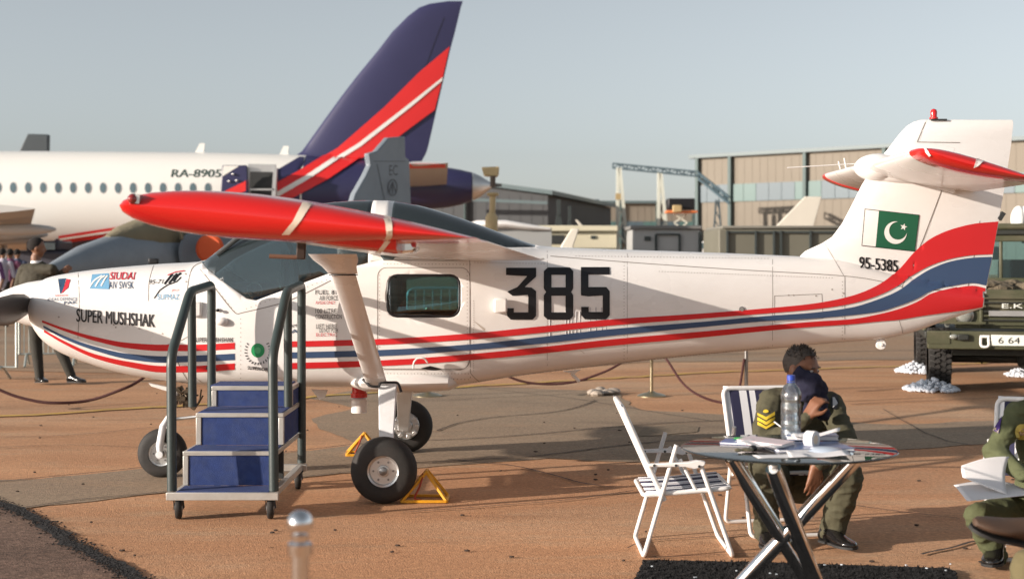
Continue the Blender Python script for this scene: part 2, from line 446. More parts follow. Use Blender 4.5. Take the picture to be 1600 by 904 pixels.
# cracks and slab joints
cr = M()
def crack(pts, wd=.016, z=.0105):
    strip(cr, smooth_path([G(*p) for p in pts], 4), wd, z)
for pts, wd in (([(-60, 757), (60, 748), (217, 732), (330, 720), (480, 704), (562, 694), (640, 690), (800, 682), (1000, 664), (1180, 655)], .02),
                ([(35, 795), (130, 781), (266, 769), (480, 745), (548, 738)], .014),
                ([(675, 724), (760, 718), (850, 712), (960, 698), (1050, 690), (1200, 686)], .022),
                ([(682, 674), (720, 661), (770, 653), (860, 645), (905, 636), (930, 626)], .02),
                ([(700, 719), (790, 727), (860, 742), (905, 755), (960, 762)], .016),
                ([(630, 802), (700, 797), (870, 784), (990, 768)], .012),
                ([(760, 608), (900, 624), (1030, 646), (1110, 658)], .012),
                ([(0, 684), (120, 680), (240, 668)], .014), ([(0, 700), (110, 696), (220, 700)], .010), ([(0, 628), (200, 622)], .014),
                ([(980, 858), (1010, 847), (1080, 842), (1180, 836)], .010), ([(1010, 874), (1080, 870), (1200, 866)], .008),
                ([(1330, 790), (1400, 800), (1500, 812)], .010), ([(1440, 868), (1480, 858), (1530, 846), (1600, 842)], .022),
                ([(960, 583), (1120, 577), (1300, 569), (1480, 560)], .02), ([(1340, 612), (1450, 605), (1600, 596)], .03),
                ([(1330, 632), (1440, 627), (1600, 620)], .02), ([(1320, 655), (1600, 652)], .01), ([(1380, 640), (1480, 690), (1620, 700)], .01),
                ([(1240, 552), (1400, 548), (1600, 545)], .04), ([(-20, 575), (250, 575)], .03), ([(700, 625), (850, 618), (1000, 612)], .012)):
    crack(pts, wd)
for k in range(80):
    p = G(random.uniform(-100, 1700), random.uniform(600, 900)); s = random.uniform(.004, .013)
    cr.ell((p.x, p.y, .008), (s*1.6, s, .006), 5, 3)
part('pavement_cracks', cr, crackm, kind='structure', smooth=False)
yl = M(); strip(yl, [G(*p) for p in [(-200, 668), (0, 652), (130, 644), (270, 636), (500, 620), (740, 604), (1000, 589), (1100, 583), (1430, 572), (1700, 562)]], .10, .0125, .12)
part('yellow_line', yl, mat('line_paint', (.62, .40, .07), .7, var=.2, vs=6, dirt=(.3, .19, .1), dirt_amt=.8, ds=3), kind='structure', smooth=False)
# grey water stain with rough patching beside the chair
patch('repair_patch', [(985, 682), (1010, 668), (1060, 664), (1090, 668), (1085, 676), (1040, 681)], mat('repair_mortar', (.19, .14, .09), .95, var=.3, vs=12, bump=.01, bs=20), .0085, jag=.03, step=.05)

# ============================================================ THE TRAINER AIRCRAFT
ac = thing('training_aircraft', 'white propeller trainer with red wing tips and number 385 on its striped side', 'aircraft', (0, 10, 0))
def X10(px, Y=10.0): return (px-800)*Y/F
def Z10(py, Y=10.0): return H-(py-HY)*Y/F
hw = pchip([62, 75, 100, 150, 220, 320, 420, 500, 700, 800, 900, 1000, 1100, 1200, 1300, 1400, 1545],
           [.245, .285, .315, .35, .39, .44, .48, .50, .50, .46, .39, .33, .27, .215, .16, .105, .03])
tp = pchip([62, 75, 100, 140, 200, 260, 318, 345, 375, 405, 440, 480, 530, 570, 600, 640, 700, 760, 800, 845, 870, 950, 1100, 1200, 1300, 1400, 1545],
           [444, 434, 428, 422, 416, 411.5, 408, 390, 366, 350, 335, 322, 315, 313, 313, 318, 334, 355, 370, 384, 386, 389, 394, 398, 404, 428, 459])
bt = pchip([62, 70, 85, 110, 140, 170, 220, 280, 340, 500, 700, 735, 800, 900, 1000, 1100, 1200, 1300, 1380, 1420, 1480, 1545],
           [518, 531, 545, 559, 570, 580, 592, 601, 607, 608, 607, 603, 592, 579, 567, 556, 547, 537, 530, 521, 500, 478])
zc_ = pchip([62, 100, 200, 320, 420, 600, 800, 1000, 1200, 1400, 1545], [478, 485, 495, 500, 510, 510, 480, 470, 462, 462, 468])
nt_ = pchip([62, 200, 320, 400, 600, 845, 1000, 1545], [2.1, 2.3, 2.3, 2.2, 2.2, 2.7, 2.6, 2.2])
nb_ = pchip([62, 200, 320, 600, 800, 1000, 1545], [2.1, 2.6, 3.2, 4.2, 3.8, 3.0, 2.2])
NR = 56
def fus_ring(px, grow=0):
    w_ = hw(px)+grow; x = X10(px); zt = Z10(tp(px))+grow; Yb = 10-.72*w_; zb = Z10(bt(px), Yb)-grow; zc = Z10(zc_(px)); zc = min(max(zc, zb+.02), zt-.02)
    ring = []
    for k in range(NR):
        a = 2*math.pi*k/NR; ca, sa = math.cos(a), math.sin(a); n = nt_(px) if sa >= 0 else nb_(px)
        y = w_*math.copysign(abs(ca)**(2/n), ca); hh = (zt-zc) if sa >= 0 else (zc-zb)
        ring.append(Vector((x, 10-y, zc+hh*math.copysign(abs(sa)**(2/n), sa))))
    return ring
import sys
st = [62, 64, 67, 71, 76, 83, 92, 102]+list(range(116, 1530, 14))+[1535.5]
fm = M(); r0 = fus_ring(62)
cen = sum(r0, Vector())/NR
fm.loft([[cen+(p-cen)*.86 for p in r0]]+[fus_ring(s) for s in st])
# cut the glass areas out of the skin
me = bpy.data.meshes.new('tmp'); me.from_pydata(fm.v, [], fm.f); bm = bmesh.new(); bm.from_mesh(me); bmesh.ops.recalc_face_normals(bm, faces=bm.faces)
Yw = 9.56
def XZ(px, py, Y=Yw): return (X10(px, Y), Z10(py, Y))
canopy_poly = [XZ(319, 408, 9.95), XZ(352, 438, 9.7), XZ(386, 466), XZ(401, 469), XZ(520, 425), XZ(600, 404), XZ(700, 392), XZ(760, 387, 9.7), XZ(836, 386, 9.9), XZ(850, 280, 10), XZ(250, 280, 10)]
Yd = 9.50
def rx(x0, y0, x1, y1, r): return [XZ(x, y, Yd) for x, y in rrect(x0, y0, x1, y1, r, 4)]
seal_poly = rx(603.5, 428, 720, 496, 17); win_poly = rx(607, 431.5, 716.5, 492.5, 14)
def inside(poly, x, z):
    c = False; j = len(poly)-1
    for i in range(len(poly)):
        if (poly[i][1] > z) != (poly[j][1] > z) and x < (poly[j][0]-poly[i][0])*(z-poly[i][1])/(poly[j][1]-poly[i][1])+poly[i][0]: c = not c
        j = i
    return c
def cutedge(a, b, mx=.02):
    x0, x1 = min(a[0], b[0])-mx, max(a[0], b[0])+mx; z0, z1 = min(a[1], b[1])-mx, max(a[1], b[1])+mx
    fs = []
    for f in bm.faces:
        xs = [v.co.x for v in f.verts]; zs = [v.co.z for v in f.verts]
        if min(xs) < x1 and max(xs) > x0 and min(zs) < z1 and max(zs) > z0: fs.append(f)
    es = {e for f in fs for e in f.edges}; vs = {v for f in fs for v in f.verts}
    d = Vector((b[0]-a[0], 0, b[1]-a[1])); no = Vector((-d.z, 0, d.x)).normalized()
    bmesh.ops.bisect_plane(bm, geom=list(vs)+list(es)+fs, plane_co=(a[0], 0, a[1]), plane_no=no, dist=1e-5)
for poly in (canopy_poly, seal_poly, win_poly):
    for i in range(len(poly)): cutedge(poly[i], poly[(i+1) % len(poly)])
bow = [X10(585), X10(617)]
for xb in bow: cutedge((xb, 1.5), (xb, 2.2))
groups = {'body': [], 'glass': [], 'bow': [], 'seal': [], 'win': [], 'seal2': [], 'win2': []}
for f in bm.faces:
    c = f.calc_center_median(); x, z = c.x, c.z
    if inside(canopy_poly, x, z): k = 'bow' if bow[0] < x < bow[1] else 'glass'
    elif inside(win_poly, x, z): k = 'win'
    elif inside(seal_poly, x, z): k = 'seal'
    else: k = 'body'
    if k in ('seal', 'win') and c.y > 10: k += '2'
    groups[k].append(f)
bm.verts.ensure_lookup_table()
for i, v in enumerate(bm.verts): v.index = i
def sub(k):
    mm = M(); used = {}; vs = []; fs = []
    for f in groups[k]:
        idx = []
        for v in f.verts:
            if v.index not in used: used[v.index] = len(vs); vs.append(v.co.copy())
            idx.append(used[v.index])
        fs.append(idx)
    return mm.add(vs, fs)
cabin_grey = mat('cabin_lining', (.09, .10, .10), .85, var=.2)
def skin(name, k, ms, th=.012, parent=ac):
    o = part(name, sub(k), ms, parent)
    s = o.modifiers.new('thickness', 'SOLIDIFY'); s.thickness = th; s.offset = -1
    if isinstance(ms, list): s.material_offset = 1; s.material_offset_rim = 0
    return o
body = skin('fuselage', 'body', [white, cabin_grey])
skin('canopy_glass', 'glass', glass, .004)
skin('canopy_frame', 'bow', [white, cabin_grey], .02)
skin('window_seal', 'seal', black, .014); skin('window_pane', 'win', glassd, .004); skin('window_seal', 'seal2', black, .014); skin('window_pane', 'win2', glassd, .004)
solid = part('solid', fm, white); sk_bvh = bvh_of([solid]); bpy.data.objects.remove(solid)
bm.free()
# nose cap plate sits inside the ring already; spinner and propeller
sp = M(); sx = X10(80); zsp = Z10(475)
sp.lathe([(0, .168), (.03, .17), (.09, .165), (.17, .15), (.25, .125), (.33, .09), (.39, .055), (.425, .02), (.43, .002)], (sx, 10, zsp), (-1, 0, .02), 36)
part('spinner', sp, white, ac)
bl = M(); rings = []
xb = X10(66)-.04
for t, ch, th, tw in ((0, .07, .06, 20), (.06, .09, .055, 22), (.14, .17, .035, 24), (.25, .215, .028, 20), (.45, .22, .02, 15), (.7, .18, .014, 12), (.9, .11, .009, 10), (.93, .04, .006, 10)):
    c = Vector((xb, 9.89-t, zsp-.02)); R = Matrix.Rotation(math.radians(tw), 3, 'Y')
    rings.append([c+R @ Vector((th*.5*math.sin(2*math.pi*k/16), 0, ch*.5*math.cos(2*math.pi*k/16))) for k in range(16)])
bl.loft(rings)
bladem = mat('blade_paint', (.028, .027, .028), .42, var=.2, vs=6)
part('propeller_blade', bl, bladem, ac)
b2 = M(); b2.loft([[Vector((p.x, 20-p.y, 2*(zsp-.02)-p.z)) for p in r] for r in rings]); part('propeller_blade', b2, bladem, ac)
ck = M(); ck.box((xb, 9.855, zsp-.01), (.09, .05, .085)); part('blade_cuff', ck, black, ac, bev=.01)

# cabin inside
cb = M(); cb.box((X10(395), 10, Z10(462)), (.26, .74, .20)); part('instrument_panel', cb, dark, ac, bev=.03)
for yy in (9.76, 10.24):
    s_ = M(); s_.box((X10(560), yy, 1.0), (.42, .40, .12)); s_.box((X10(615), yy, 1.30), (.12, .40, .62)); s_.box((X10(625), yy, 1.64), (.09, .24, .16))
    part('pilot_seat', s_, mat('seat_cloth', (.10, .13, .14), .9, var=.2), ac, bev=.03)
    yk = M(); yk.tube([Vector((X10(455), yy+.11*math.cos(a), 1.21+.11*math.sin(a))) for a in [k*math.pi/8 for k in range(16)]], .011, 8, closed=True)
    yk.tube([(X10(455), yy, 1.21), (X10(420), yy, 1.20)], .012); part('control_yoke', yk, mat('yoke_plastic', (.5, .5, .48), .5), ac)
fl = M(); fl.box((X10(520), 10, .78), (1.6, .84, .02)); part('cabin_floor', fl, dark, ac)
for yy in (9.70, 10.30):
    k_ = M(); k_.tube(smooth_path([(X10(352), yy+.04*(1 if yy < 10 else -1), Z10(398)), (X10(405), yy, Z10(358)), (X10(440), yy, Z10(345)), (X10(470), yy-.03*(1 if yy < 10 else -1), Z10(400)), (X10(478), yy-.08*(1 if yy < 10 else -1), Z10(455))], 5), .016, 8); part('cockpit_tube', k_, dark, ac)
k_ = M(); k_.tube([(X10(438), 9.70, Z10(346)), (X10(438), 10.30, Z10(346))], .014, 8); part('cockpit_tube', k_, dark, ac)
k_ = M(); k_.box((X10(470), 10, Z10(478)), (.5, .18, .22)); part('centre_console', k_, dark, ac, bev=.02)
k_ = M(); k_.box((X10(452), 9.82, Z10(425)), (.03, .20, .30)); part('headset_bag', k_, mat('bag_grey', (.12, .14, .14), .8), ac, bev=.02)
dfr = M()
for yy in (9.62, 10.38):
    dfr.tube([(X10(378), yy, Z10(368)-.0), (X10(330), yy, Z10(412))], .014)
part('windshield_post', dfr, whitepl, ac) if False else None
ins = M(); ins.lathe([(0, .052), (.02, .052), (.021, .0)], (X10(397, 9.62), 9.70, Z10(453, 9.62)), (0, -1, 0), 24)
fr_ = M(); fr_.tube([Vector((X10(397, 9.56)+.049*math.cos(a), 9.585, Z10(453, 9.56)+.049*math.sin(a))) for a in [k*math.pi/12 for k in range(24)]], .004, 6, closed=True)
part('storm_window_rim', fr_, whitepl, ac)

# fin and rudder
fz = [(448, 1225, 1412, 1541), (420, 1238, 1424, 1547), (400, 1250, 1432, 1551), (392, 1258, 1435, 1552.5), (380, 1284, 1440, 1554), (370, 1300, 1444, 1556), (350, 1315, 1452, 1560), (345, 1318, 1453, 1560), (318, 1332, 1463, 1565), (290, 1346, 1473, 1570), (265, 1362, 1480, 1574), (245, 1377, 1486, 1577), (232, 1388, 1490, 1579), (224, 1394, 1434, 1580), (215, 1401, 1437, 1581), (205, 1409, 1440, 1582), (197, 1417, 1443, 1583), (191, 1427, 1446, 1583), (187.5, 1438, 1449, 1582)]
def fin_part(which, rows, gap=0.0008):
    rings = []
    for py, l_, h_, t_ in rows:
        xl, xh, xt = X10(l_), X10(h_), X10(t_); z = Z10(py); c = xt-xl; th = min(.085*c, .10)
        top = max(.25, min(1, (py-184)/22)); th *= top
        if py > 400: th *= 1.0
        a, b = (0, (xh-gap-xl)/c) if which == 'fin' else ((xh+gap-xl)/c, 1)
        rings.append([(xl+c*x, 10-zz*th, z) for x, zz in airfoil(a, b, t=1, camber=0)])
    return M().loft(rings)
fin = part('fin', fin_part('fin', fz), white, ac)
rud = part('rudder', fin_part('rudder', [r for r in fz if r[0] <= 232]), white, ac, label='upper rudder balance above the tailplane')
rows2 = [r for r in fz if r[0] >= 232]; rows2 = [(455.5, 1409, 1410, 1540)]+rows2
rows2[0] = (458, 1225, 1410, 1541)
rud2 = part('rudder', fin_part('rudder', rows2), white, ac)
bc = M(); bc.lathe([(0, .03), (.012, .03), (.014, .022), (.05, .024), (.065, .018), (.072, .004)], P(1459, 186, 10), (0, 0, 1), 20)
part('beacon', bc, mat('beacon_lens', (.55, .01, .01), .15, coat=.5), ac)
bb = M(); bb.box(P(1466, 187.5, 10), (.11, .045, .012)); part('beacon_base', bb, dark, ac)
# tailplane
def tail_half(s):
    mm = M(); q = []
    for t, k, dl in ((0, 1, 0), (.5, 1, 0), (1.12, 1, 0), (1.26, 1, .0), (1.33, .9, .015), (1.38, .62, .05), (1.40, .2, .10)):
        q.append((10+s*(.02+t), 2.46+dl, 2.175-dl*.25+.0*t, 3.24-dl*.3, 1.985, k))
    return q
for s in (-1, 1):
    q = tail_half(s); tin = [r for r in q if abs(r[0]-10) <= 1.30]; tout = [r for r in q if abs(r[0]-10) >= 1.27]
    r_in = [(10+s*.02,)+q[0][1:], (10+s*1.19,)+q[0][1:]]
    r_tip = [(10+s*1.19,)+q[0][1:], (10+s*1.26,)+q[0][1:]]+q[4:]
    a = part('tailplane', wing_mesh(r_in, t=.11, camber=-.005), white, ac)
    b = part('tailplane_tip', wing_mesh(r_tip, t=.13, camber=-.005), red, ac)
    if s < 0: tp_near, tt_near = a, b
tf = M(); tf.ell((X10(1372), 10, Z10(262)), (.17, .10, .10), 20, 12); tf.ell((X10(1420), 10, Z10(270)), (.32, .085, .09), 20, 12); part('tailplane_fairing', tf, white, ac)
hg = M(); hg.prism([P(1425, 283, 9.93), P(1500, 281, 9.93), P(1491, 302, 9.93), P(1480, 299, 9.93)], (0, .14, 0)); part('tailplane_bracket', hg, white, ac)
an = M(); an.tube([P(1230, 262, 10.3), P(1350, 255, 10.3)], .004, 6); an.tube([P(1310, 252, 10.6), P(1313, 264, 10.6)], .006, 6); an.tube([P(1319, 247, 10.6), P(1322, 263, 10.6)], .006, 6); part('tail_antenna', an, whitepl, ac)
# static wick on rudder TE
sw = M(); sw.bar(P(1568, 332, 10), P(1561, 343, 10), .03, .03); part('trim_tab_arm', sw, dark, ac)

# wings
def wsec(Y, k=1, s=-1, red_chord=0, dz=0):
    u = (9.47-Y)/3.85; dih = .09*u
    xl = -1.20-.35*u; xt = .215-.355*u
    return (10+s*(10-Y), xl+red_chord, 1.655+dih-.02*red_chord+dz, xt-red_chord*.35, 1.508+dih+dz, k)
tipy = 5.62
def tipsecs(s):
    out = [wsec(6.0, 1, s), wsec(5.80, 0.95, s, 0, -.006)]
    for a in range(0, 95, 12):
        ar = math.radians(a); q_ = wsec(tipy+.06-.13*math.sin(ar), 0.93*max(.05, math.cos(ar)), s, .07*(1-math.cos(ar))); out.append((q_[0], q_[1]-.01, q_[2]-.018, q_[3], q_[4], q_[5]))
    return out
for s in (-1, 1):
    a = part('wing', wing_mesh([wsec(9.62, 1, s), wsec(9.0, 1, s), wsec(8, 1, s), wsec(7, 1, s), wsec(6.0, 1, s)], 0, .74, t=.118, camber=.003), white, ac)
    ai = part('aileron', wing_mesh([wsec(7.6, 1, s), wsec(6.8, 1, s), wsec(6.02, 1, s)], .745, 1, t=.118, camber=.003), white, ac)
    fp = part('flap', wing_mesh([wsec(9.48, 1, s), wsec(8.6, 1, s), wsec(7.62, 1, s)], .745, 1, t=.118, camber=.003), white, ac)
    tt = part('wing_tip', wing_mesh(tipsecs(s), t=.135, camber=.003), red, ac)
    if s < 0: wn, an_, fn_, tn = a, ai, fp, tt
nl = M(); nl.ell(P(208, 311, 5.56), (.022, .03, .022), 14, 10); part('navigation_light', nl, mat('lamp_glass', (.25, .02, .02), .08, coat=1), ac)
nb2 = M(); nb2.box(P(217, 311, 5.57), (.018, .05, .036), Matrix.Rotation(.1, 3, 'Y')); part('navigation_light_base', nb2, alu, ac)
# strut with upper and lower fairing
def strut(s):
    def m_(p): return Vector((p.x, 10+s*(10-p.y), p.z))
    top = P(529, 404, 7.9); bot = P(590, 604, 9.42)
    rings = []
    for t in np.linspace(0, 1, 12):
        c = top.lerp(bot, t); rings.append([m_(c+Vector((.070*math.cos(a), .03*math.sin(a), 0))) for a in [2*math.pi*k/20 for k in range(20)]])
    part('wing_strut', M().loft(rings), white, ac)
    cu = M(); rr = []
    for t, gx, gy in ((-.03, .135, .10), (.01, .125, .075), (.05, .098, .055), (.085, .086, .045), (.1, .083, .042)):
        c = top.lerp(bot, t)+Vector((-.02*(1-t*10), 0, .0)); rr.append([m_(c+Vector((gx*math.cos(a), gy*math.sin(a), 0))) for a in [2*math.pi*k/24 for k in range(24)]])
    part('strut_cuff', cu.loft(rr), white, ac)
    dg = M(); c = top.lerp(bot, .105); dg.loft([[m_(c+Vector((.082*math.cos(a), .038*math.sin(a), dz))) for a in [2*math.pi*k/20 for k in range(20)]] for dz in (0, -.006)]); part('strut_joint', dg, black, ac)
strut(-1); strut(1)
# pitot mast under the wing
pt = M(); a0 = P(470, 386, 6.9); a1 = P(470, 404, 6.9)
pt.tube(fillet([P(472, 366, 6.9), P(470, 402, 6.9), P(421, 400, 6.9)], .03), [.03]*3+[.024]*3+[.009, .006] if False else .011, 10); part('pitot_tube', pt, mat('brown_tube', (.2, .12, .09), .35, .4), ac)
pm = M(); pm.bar(P(472, 362, 6.9), P(470, 405, 6.9), .045, .022); part('pitot_mast', pm, mat('mast_dark', (.05, .035, .03), .4, .3), ac, bev=.006)

# belly fairing of the main gear and gear legs
bf = M(); rr = []
for px, r in ((518, .02), (535, .10), (565, .16), (600, .18), (650, .18), (700, .15), (735, .03)):
    c = Vector((X10(px, 9.5), 10, Z10(598, 9.5))); rr.append([c+Vector((0, .56*math.cos(a)*min(1, r*6), r*.55*math.sin(a))) for a in [2*math.pi*k/24 for k in range(24)]])
bf.loft(rr); part('gear_fairing', bf, white, ac)
legm = mat('leg_paint', (.74, .76, .78), .35, var=.05, vs=5, dirt=(.4, .36, .3), dirt_amt=.3, ds=6)
def taper_box(mm, a, b, da, db):
    (ax, ay), (bx, by) = da, db
    vs = [a+Vector((sx*ax, sy*ay, 0)) for sx in (-1, 1) for sy in (-1, 1)]+[b+Vector((sx*bx, sy*by, 0)) for sx in (-1, 1) for sy in (-1, 1)]
    mm.add(vs, [(0, 1, 3, 2), (4, 6, 7, 5), (0, 4, 5, 1), (2, 3, 7, 6), (0, 2, 6, 4), (1, 5, 7, 3)])
ch_ = M(); 
lg = M(); taper_box(lg, P(606, 598, 9.40), P(603, 715, 8.97), (.062, .02), (.042, .016)); part('gear_leg', lg, legm, ac, bev=.008)
lg = M(); taper_box(lg, P(632, 605, 10.6), P(630, 672, 11.03), (.062, .02), (.042, .016)); part('gear_leg', lg, legm, ac, bev=.008)
bt_ = M(); bt_.tube(fillet([P(567, 592, 9.36), P(578, 603, 9.33), P(592, 604, 9.33), P(594, 597, 9.33), P(622, 597, 9.33), P(627, 612, 9.33)], .02), .009, 8); part('leg_seal', bt_, black, ac)
def wheel(c, R, wd, name, parent, rimr=.5, ax=(0, -1, 0), hub=True):
    """tyre > rim > hub; the axle points along ax"""
    t = M(); h = wd/2; prof = []
    for k in range(0, 25):
        a = math.pi*k/24; prof.append((-h*math.cos(a)*.98 if True else 0, rimr*R+(R-rimr*R)*math.sin(a)**.55))
    t.lathe(prof, c, ax, 44, cap=False); ty = part(name, t, rubber, parent)
    a = Vector(ax); r = M()
    r.lathe([(h*.55, rimr*R*1.02), (h*.80, rimr*R*1.03), (h*.86, rimr*R*.98), (h*.80, rimr*R*.88), (h*.45, rimr*R*.80), (h*.42, rimr*R*.45), (h*.62, rimr*R*.36), (h*.66, rimr*R*.05)], c, ax, 40)
    r.lathe([(-h*.66, rimr*R*.05), (-h*.62, rimr*R*.9), (-h*.5, rimr*R*1.02)], c, ax, 40)
    rm = part('rim', r, alu, ty)
    if hub:
        hb = M(); hb.lathe([(h*.6, rimr*R*.26), (h*.95, rimr*R*.24), (h*1.0, rimr*R*.12), (h*1.02, .001)], c, ax, 20)
        u = a.cross(Vector((0, 0, 1))).normalized(); v = Vector((0, 0, 1))
        for k in range(6):
            an2 = k*math.pi/3; q = Vector(c)+a*(h*.5)+(u*math.cos(an2)+v*math.sin(an2))*rimr*R*.62
            hb.lathe([(0, rimr*R*.07), (h*.12, rimr*R*.07)], q, ax, 8)
        part('hub', hb, mat('hub_metal', (.25, .25, .25), .4, .8, var=.2), ty)
    return ty
wheel(Vector((X10(600, 8.84), 8.84, .205)), .207, .165, 'main_wheel', ac, .48)
wheel(Vector((X10(635, 11.16), 11.16, .205)), .207, .165, 'main_wheel', ac, .48)
br = M(); c = Vector((X10(635, 11.05), 11.05, .22))
for k in range(9):
    a = k*.7; br.box(c+Vector((.085*math.cos(a), 0, .085*math.sin(a))), (.03, .06, .03), Matrix.Rotation(a, 3, 'Y'))
br.lathe([(0, .10), (.02, .10), (.021, .05), (.05, .045)], c+Vector((0, .02, 0)), (0, -1, 0), 20); part('brake_caliper', br, alu, ac, bev=.004)
nw = Vector((X10(254, 9.87), 9.87, .17)); wheel(nw, .172, .12, 'nose_wheel', ac, .50)
for s in (-1, 1):
    fk = M(); fk.tube([nw+Vector((0, s*.075, 0)), nw+Vector((.0, s*.08, .06)), nw+Vector((.02, s*.075, .19)), nw+Vector((.05, s*.03, .25))], [.018, .026, .024, .02], 12); fk.lathe([(0, .025), (.02, .025), (.021, .008)], nw+Vector((0, s*.08, 0)), (0, s, 0), 14)
    part('nose_fork', fk, legm, ac)
ns = M(); ns.tube([nw+Vector((.05, 0, .24)), nw+Vector((.11, 0, .44))], .025, 14); ns.tube([nw+Vector((.05, .0, .23)), nw+Vector((.32, .0, .26)), nw+Vector((.36, 0, .4))], .012, 8); part('nose_strut', ns, alu, ac)
mc = M(); rnd = random.Random(3)
for k in range(34):
    p = P(rnd.uniform(272, 306), rnd.uniform(606, 634), 9.85+rnd.uniform(-.12, .12)); mc.box(p, (rnd.uniform(.015, .05), .04, rnd.uniform(.015, .04)), Matrix.Rotation(rnd.random()*3, 3, 'Y'))
for k in range(5): mc.tube(smooth_path([P(rnd.uniform(268, 310), rnd.uniform(602, 612), 9.8), P(rnd.uniform(268, 310), rnd.uniform(615, 635), 9.75), P(rnd.uniform(290, 320), rnd.uniform(608, 625), 9.8)]), .006, 6)
part('nose_gear_linkage', mc, mat('greasy_metal', (.10, .075, .05), .45, .6, var=.5, vs=30), ac)
# belly bits
bp_ = M(); bp_.lathe([(0, .055), (.09, .057), (.10, .05)], P(561, 644, 10), (0, 0, 1), 24); part('drain_cap', bp_, white, ac, label='white plug hanging under the belly')
bp_ = M(); bp_.lathe([(0, .059), (.03, .059), (.032, .05), (.10, .05)], P(561, 620, 10), (0, 0, 1), 24); part('plug_band', bp_, red, ac)
ae = M(); ae.prism([P(486, 608, 10), P(512, 609, 10), P(507, 621, 10), P(499, 624, 10)], (0, .02, 0)); part('belly_antenna', ae, white, ac)
ae = M(); ae.prism([P(880, 580, 9.98), P(908, 577, 9.98), P(897, 584, 9.98)], (0, .03, 0)); ae.tube([P(893, 583, 10), P(905, 596, 10)], .012, 8); part('belly_antenna', ae, white, ac)
pf = M(); pf.prism([P(232, 598, 9.9), P(268, 606, 9.9), P(262, 611, 9.9), P(236, 603, 9.9)], (0, .03, 0)); part('exhaust_flap', pf, white, ac)
tw_ = M(); tw_.lathe([(-.02, .035), (.02, .035)], P(1376, 538, 10), (0, -1, 0), 20); tw_.lathe([(.021, .012), (.03, .012)], P(1376, 538, 10), (0, -1, 0), 10); part('tail_bumper', tw_, white, ac, bev=.005)
tw_ = M(); tw_.ell(P(1381, 524, 10), (.022, .03, .03)); part('bumper_bracket', tw_, white, ac)
for px in (895, 1016):
    b_ = M(); b_.ell(P(px, 395 if px < 900 else 404, 9.83 if px < 900 else 9.84), (.042, .03, .016)); part('roof_blister', b_, white, ac)
vf = M(); vf.prism([P(878, 383, 10), P(905, 357, 10), P(889, 357, 10)], (0, .01, 0)) if False else None
sc_ = M(); sc_.box(P(782, 477, 9.50), (.09, .05, .10)); part('air_scoop', sc_, white, ac, bev=.012)
sc_ = M(); sc_.box(P(307, 483, 9.55), (.075, .05, .10)); part('air_scoop', sc_, white, ac, bev=.012)
sv = M(); sv.ell(P(346, 502, 9.53), (.045, .03, .028)); sv.ell(P(340, 484, 9.54), (.015, .012, .012)); part('cowl_blister', sv, white, ac)
rc = M(); rc.ell(P(340, 484.5, 9.52), (.014, .01, .011)); part('cowl_port', rc, black, ac)
hd = M(); hd.tube(fillet([P(646, 575, 9.46), P(646, 566, 9.44), P(652, 559, 9.44), P(663, 559, 9.44), P(668, 566, 9.46)], .02), .006, 8); part('door_handle', hd, white, ac)

# ---------------- markings, placed on the skin
fbvh = bvh_of([body, fin, rud, rud2, ]) ; bodyall = sk_bvh
def both(): return fbvh
S = {}
# stripes ahead of the step shroud: nose to x=367, door to tail
up = [(66, 500), (100, 512), (150, 526), (200, 535), (255, 538), (300, 538), (367, 535)]
def ofs(pts, d): return [(x, y+(d(x) if callable(d) else d)) for x, y in pts]
lay('stripe', ribbon(up, ofs(up, lambda x: 3+7*min(1, (x-60)/180))), redst, fbvh, ac)
m1 = [(68, 508), (100, 524), (150, 541), (200, 552), (255, 556), (300, 555), (367, 552)]
lay('stripe', ribbon(m1, ofs(m1, lambda x: 3+7*min(1, (x-60)/180))), navy, fbvh, ac)
l1 = [(69, 515), (100, 532), (150, 553), (200, 564), (255, 571), (300, 571), (367, 567)]
lay('stripe', ribbon(l1, ofs(l1, lambda x: 3+7*min(1, (x-60)/180))), redst, fbvh, ac)
# aft: the three bands then the sweep up the fin
u2 = [(448, 533), (600, 529), (740, 520), (850, 509), (950, 499), (1100, 489), (1200, 481), (1270, 474), (1330, 462), (1370, 446), (1400, 425), (1430, 392), (1455, 372), (1490, 357), (1525, 349), (1559.5, 346)]
u2b = [(448, 542), (600, 538), (740, 529.5), (850, 519), (950, 508.5), (1100, 497), (1200, 489), (1270, 483), (1330, 474), (1370, 462), (1400, 448), (1430, 427), (1455, 414), (1490, 403), (1525, 398), (1550.5, 397)]
n1 = [(448, 550), (600, 546), (740, 537), (850, 525.5), (950, 514), (1100, 502), (1200, 493), (1270, 488), (1330, 480), (1370, 468), (1405, 453), (1435, 431), (1458, 418), (1490, 407), (1525, 402), (1549.8, 401)]
n1b = [(448, 559.5), (600, 555.5), (740, 546), (850, 536), (950, 524.5), (1100, 510), (1200, 501), (1270, 497), (1330, 492), (1370, 487), (1405, 477), (1435, 465), (1453, 455), (1490, 446), (1520, 442), (1540.5, 446)]
l2 = [(448, 566.5), (600, 562), (740, 552), (850, 541), (950, 530), (1100, 517), (1200, 508), (1270, 502), (1330, 498), (1370, 491), (1405, 482), (1435, 470), (1453, 459), (1490, 450), (1520, 446), (1539.5, 450)]
l2b = [(448, 576), (600, 571), (740, 561.5), (850, 551), (950, 540), (1100, 526), (1200, 516), (1270, 510), (1330, 506), (1370, 502), (1405, 499), (1435, 494), (1470, 489), (1500, 485), (1525, 481), (1534.5, 479)]
lay('stripe', ribbon(u2, u2b, 150), redst, fbvh, ac, .005, cut=5)
lay('stripe', ribbon(n1, n1b, 150), navy, fbvh, ac, .005, cut=5)
lay('stripe', ribbon(l2, l2b, 150), redst, fbvh, ac, .005, cut=5)
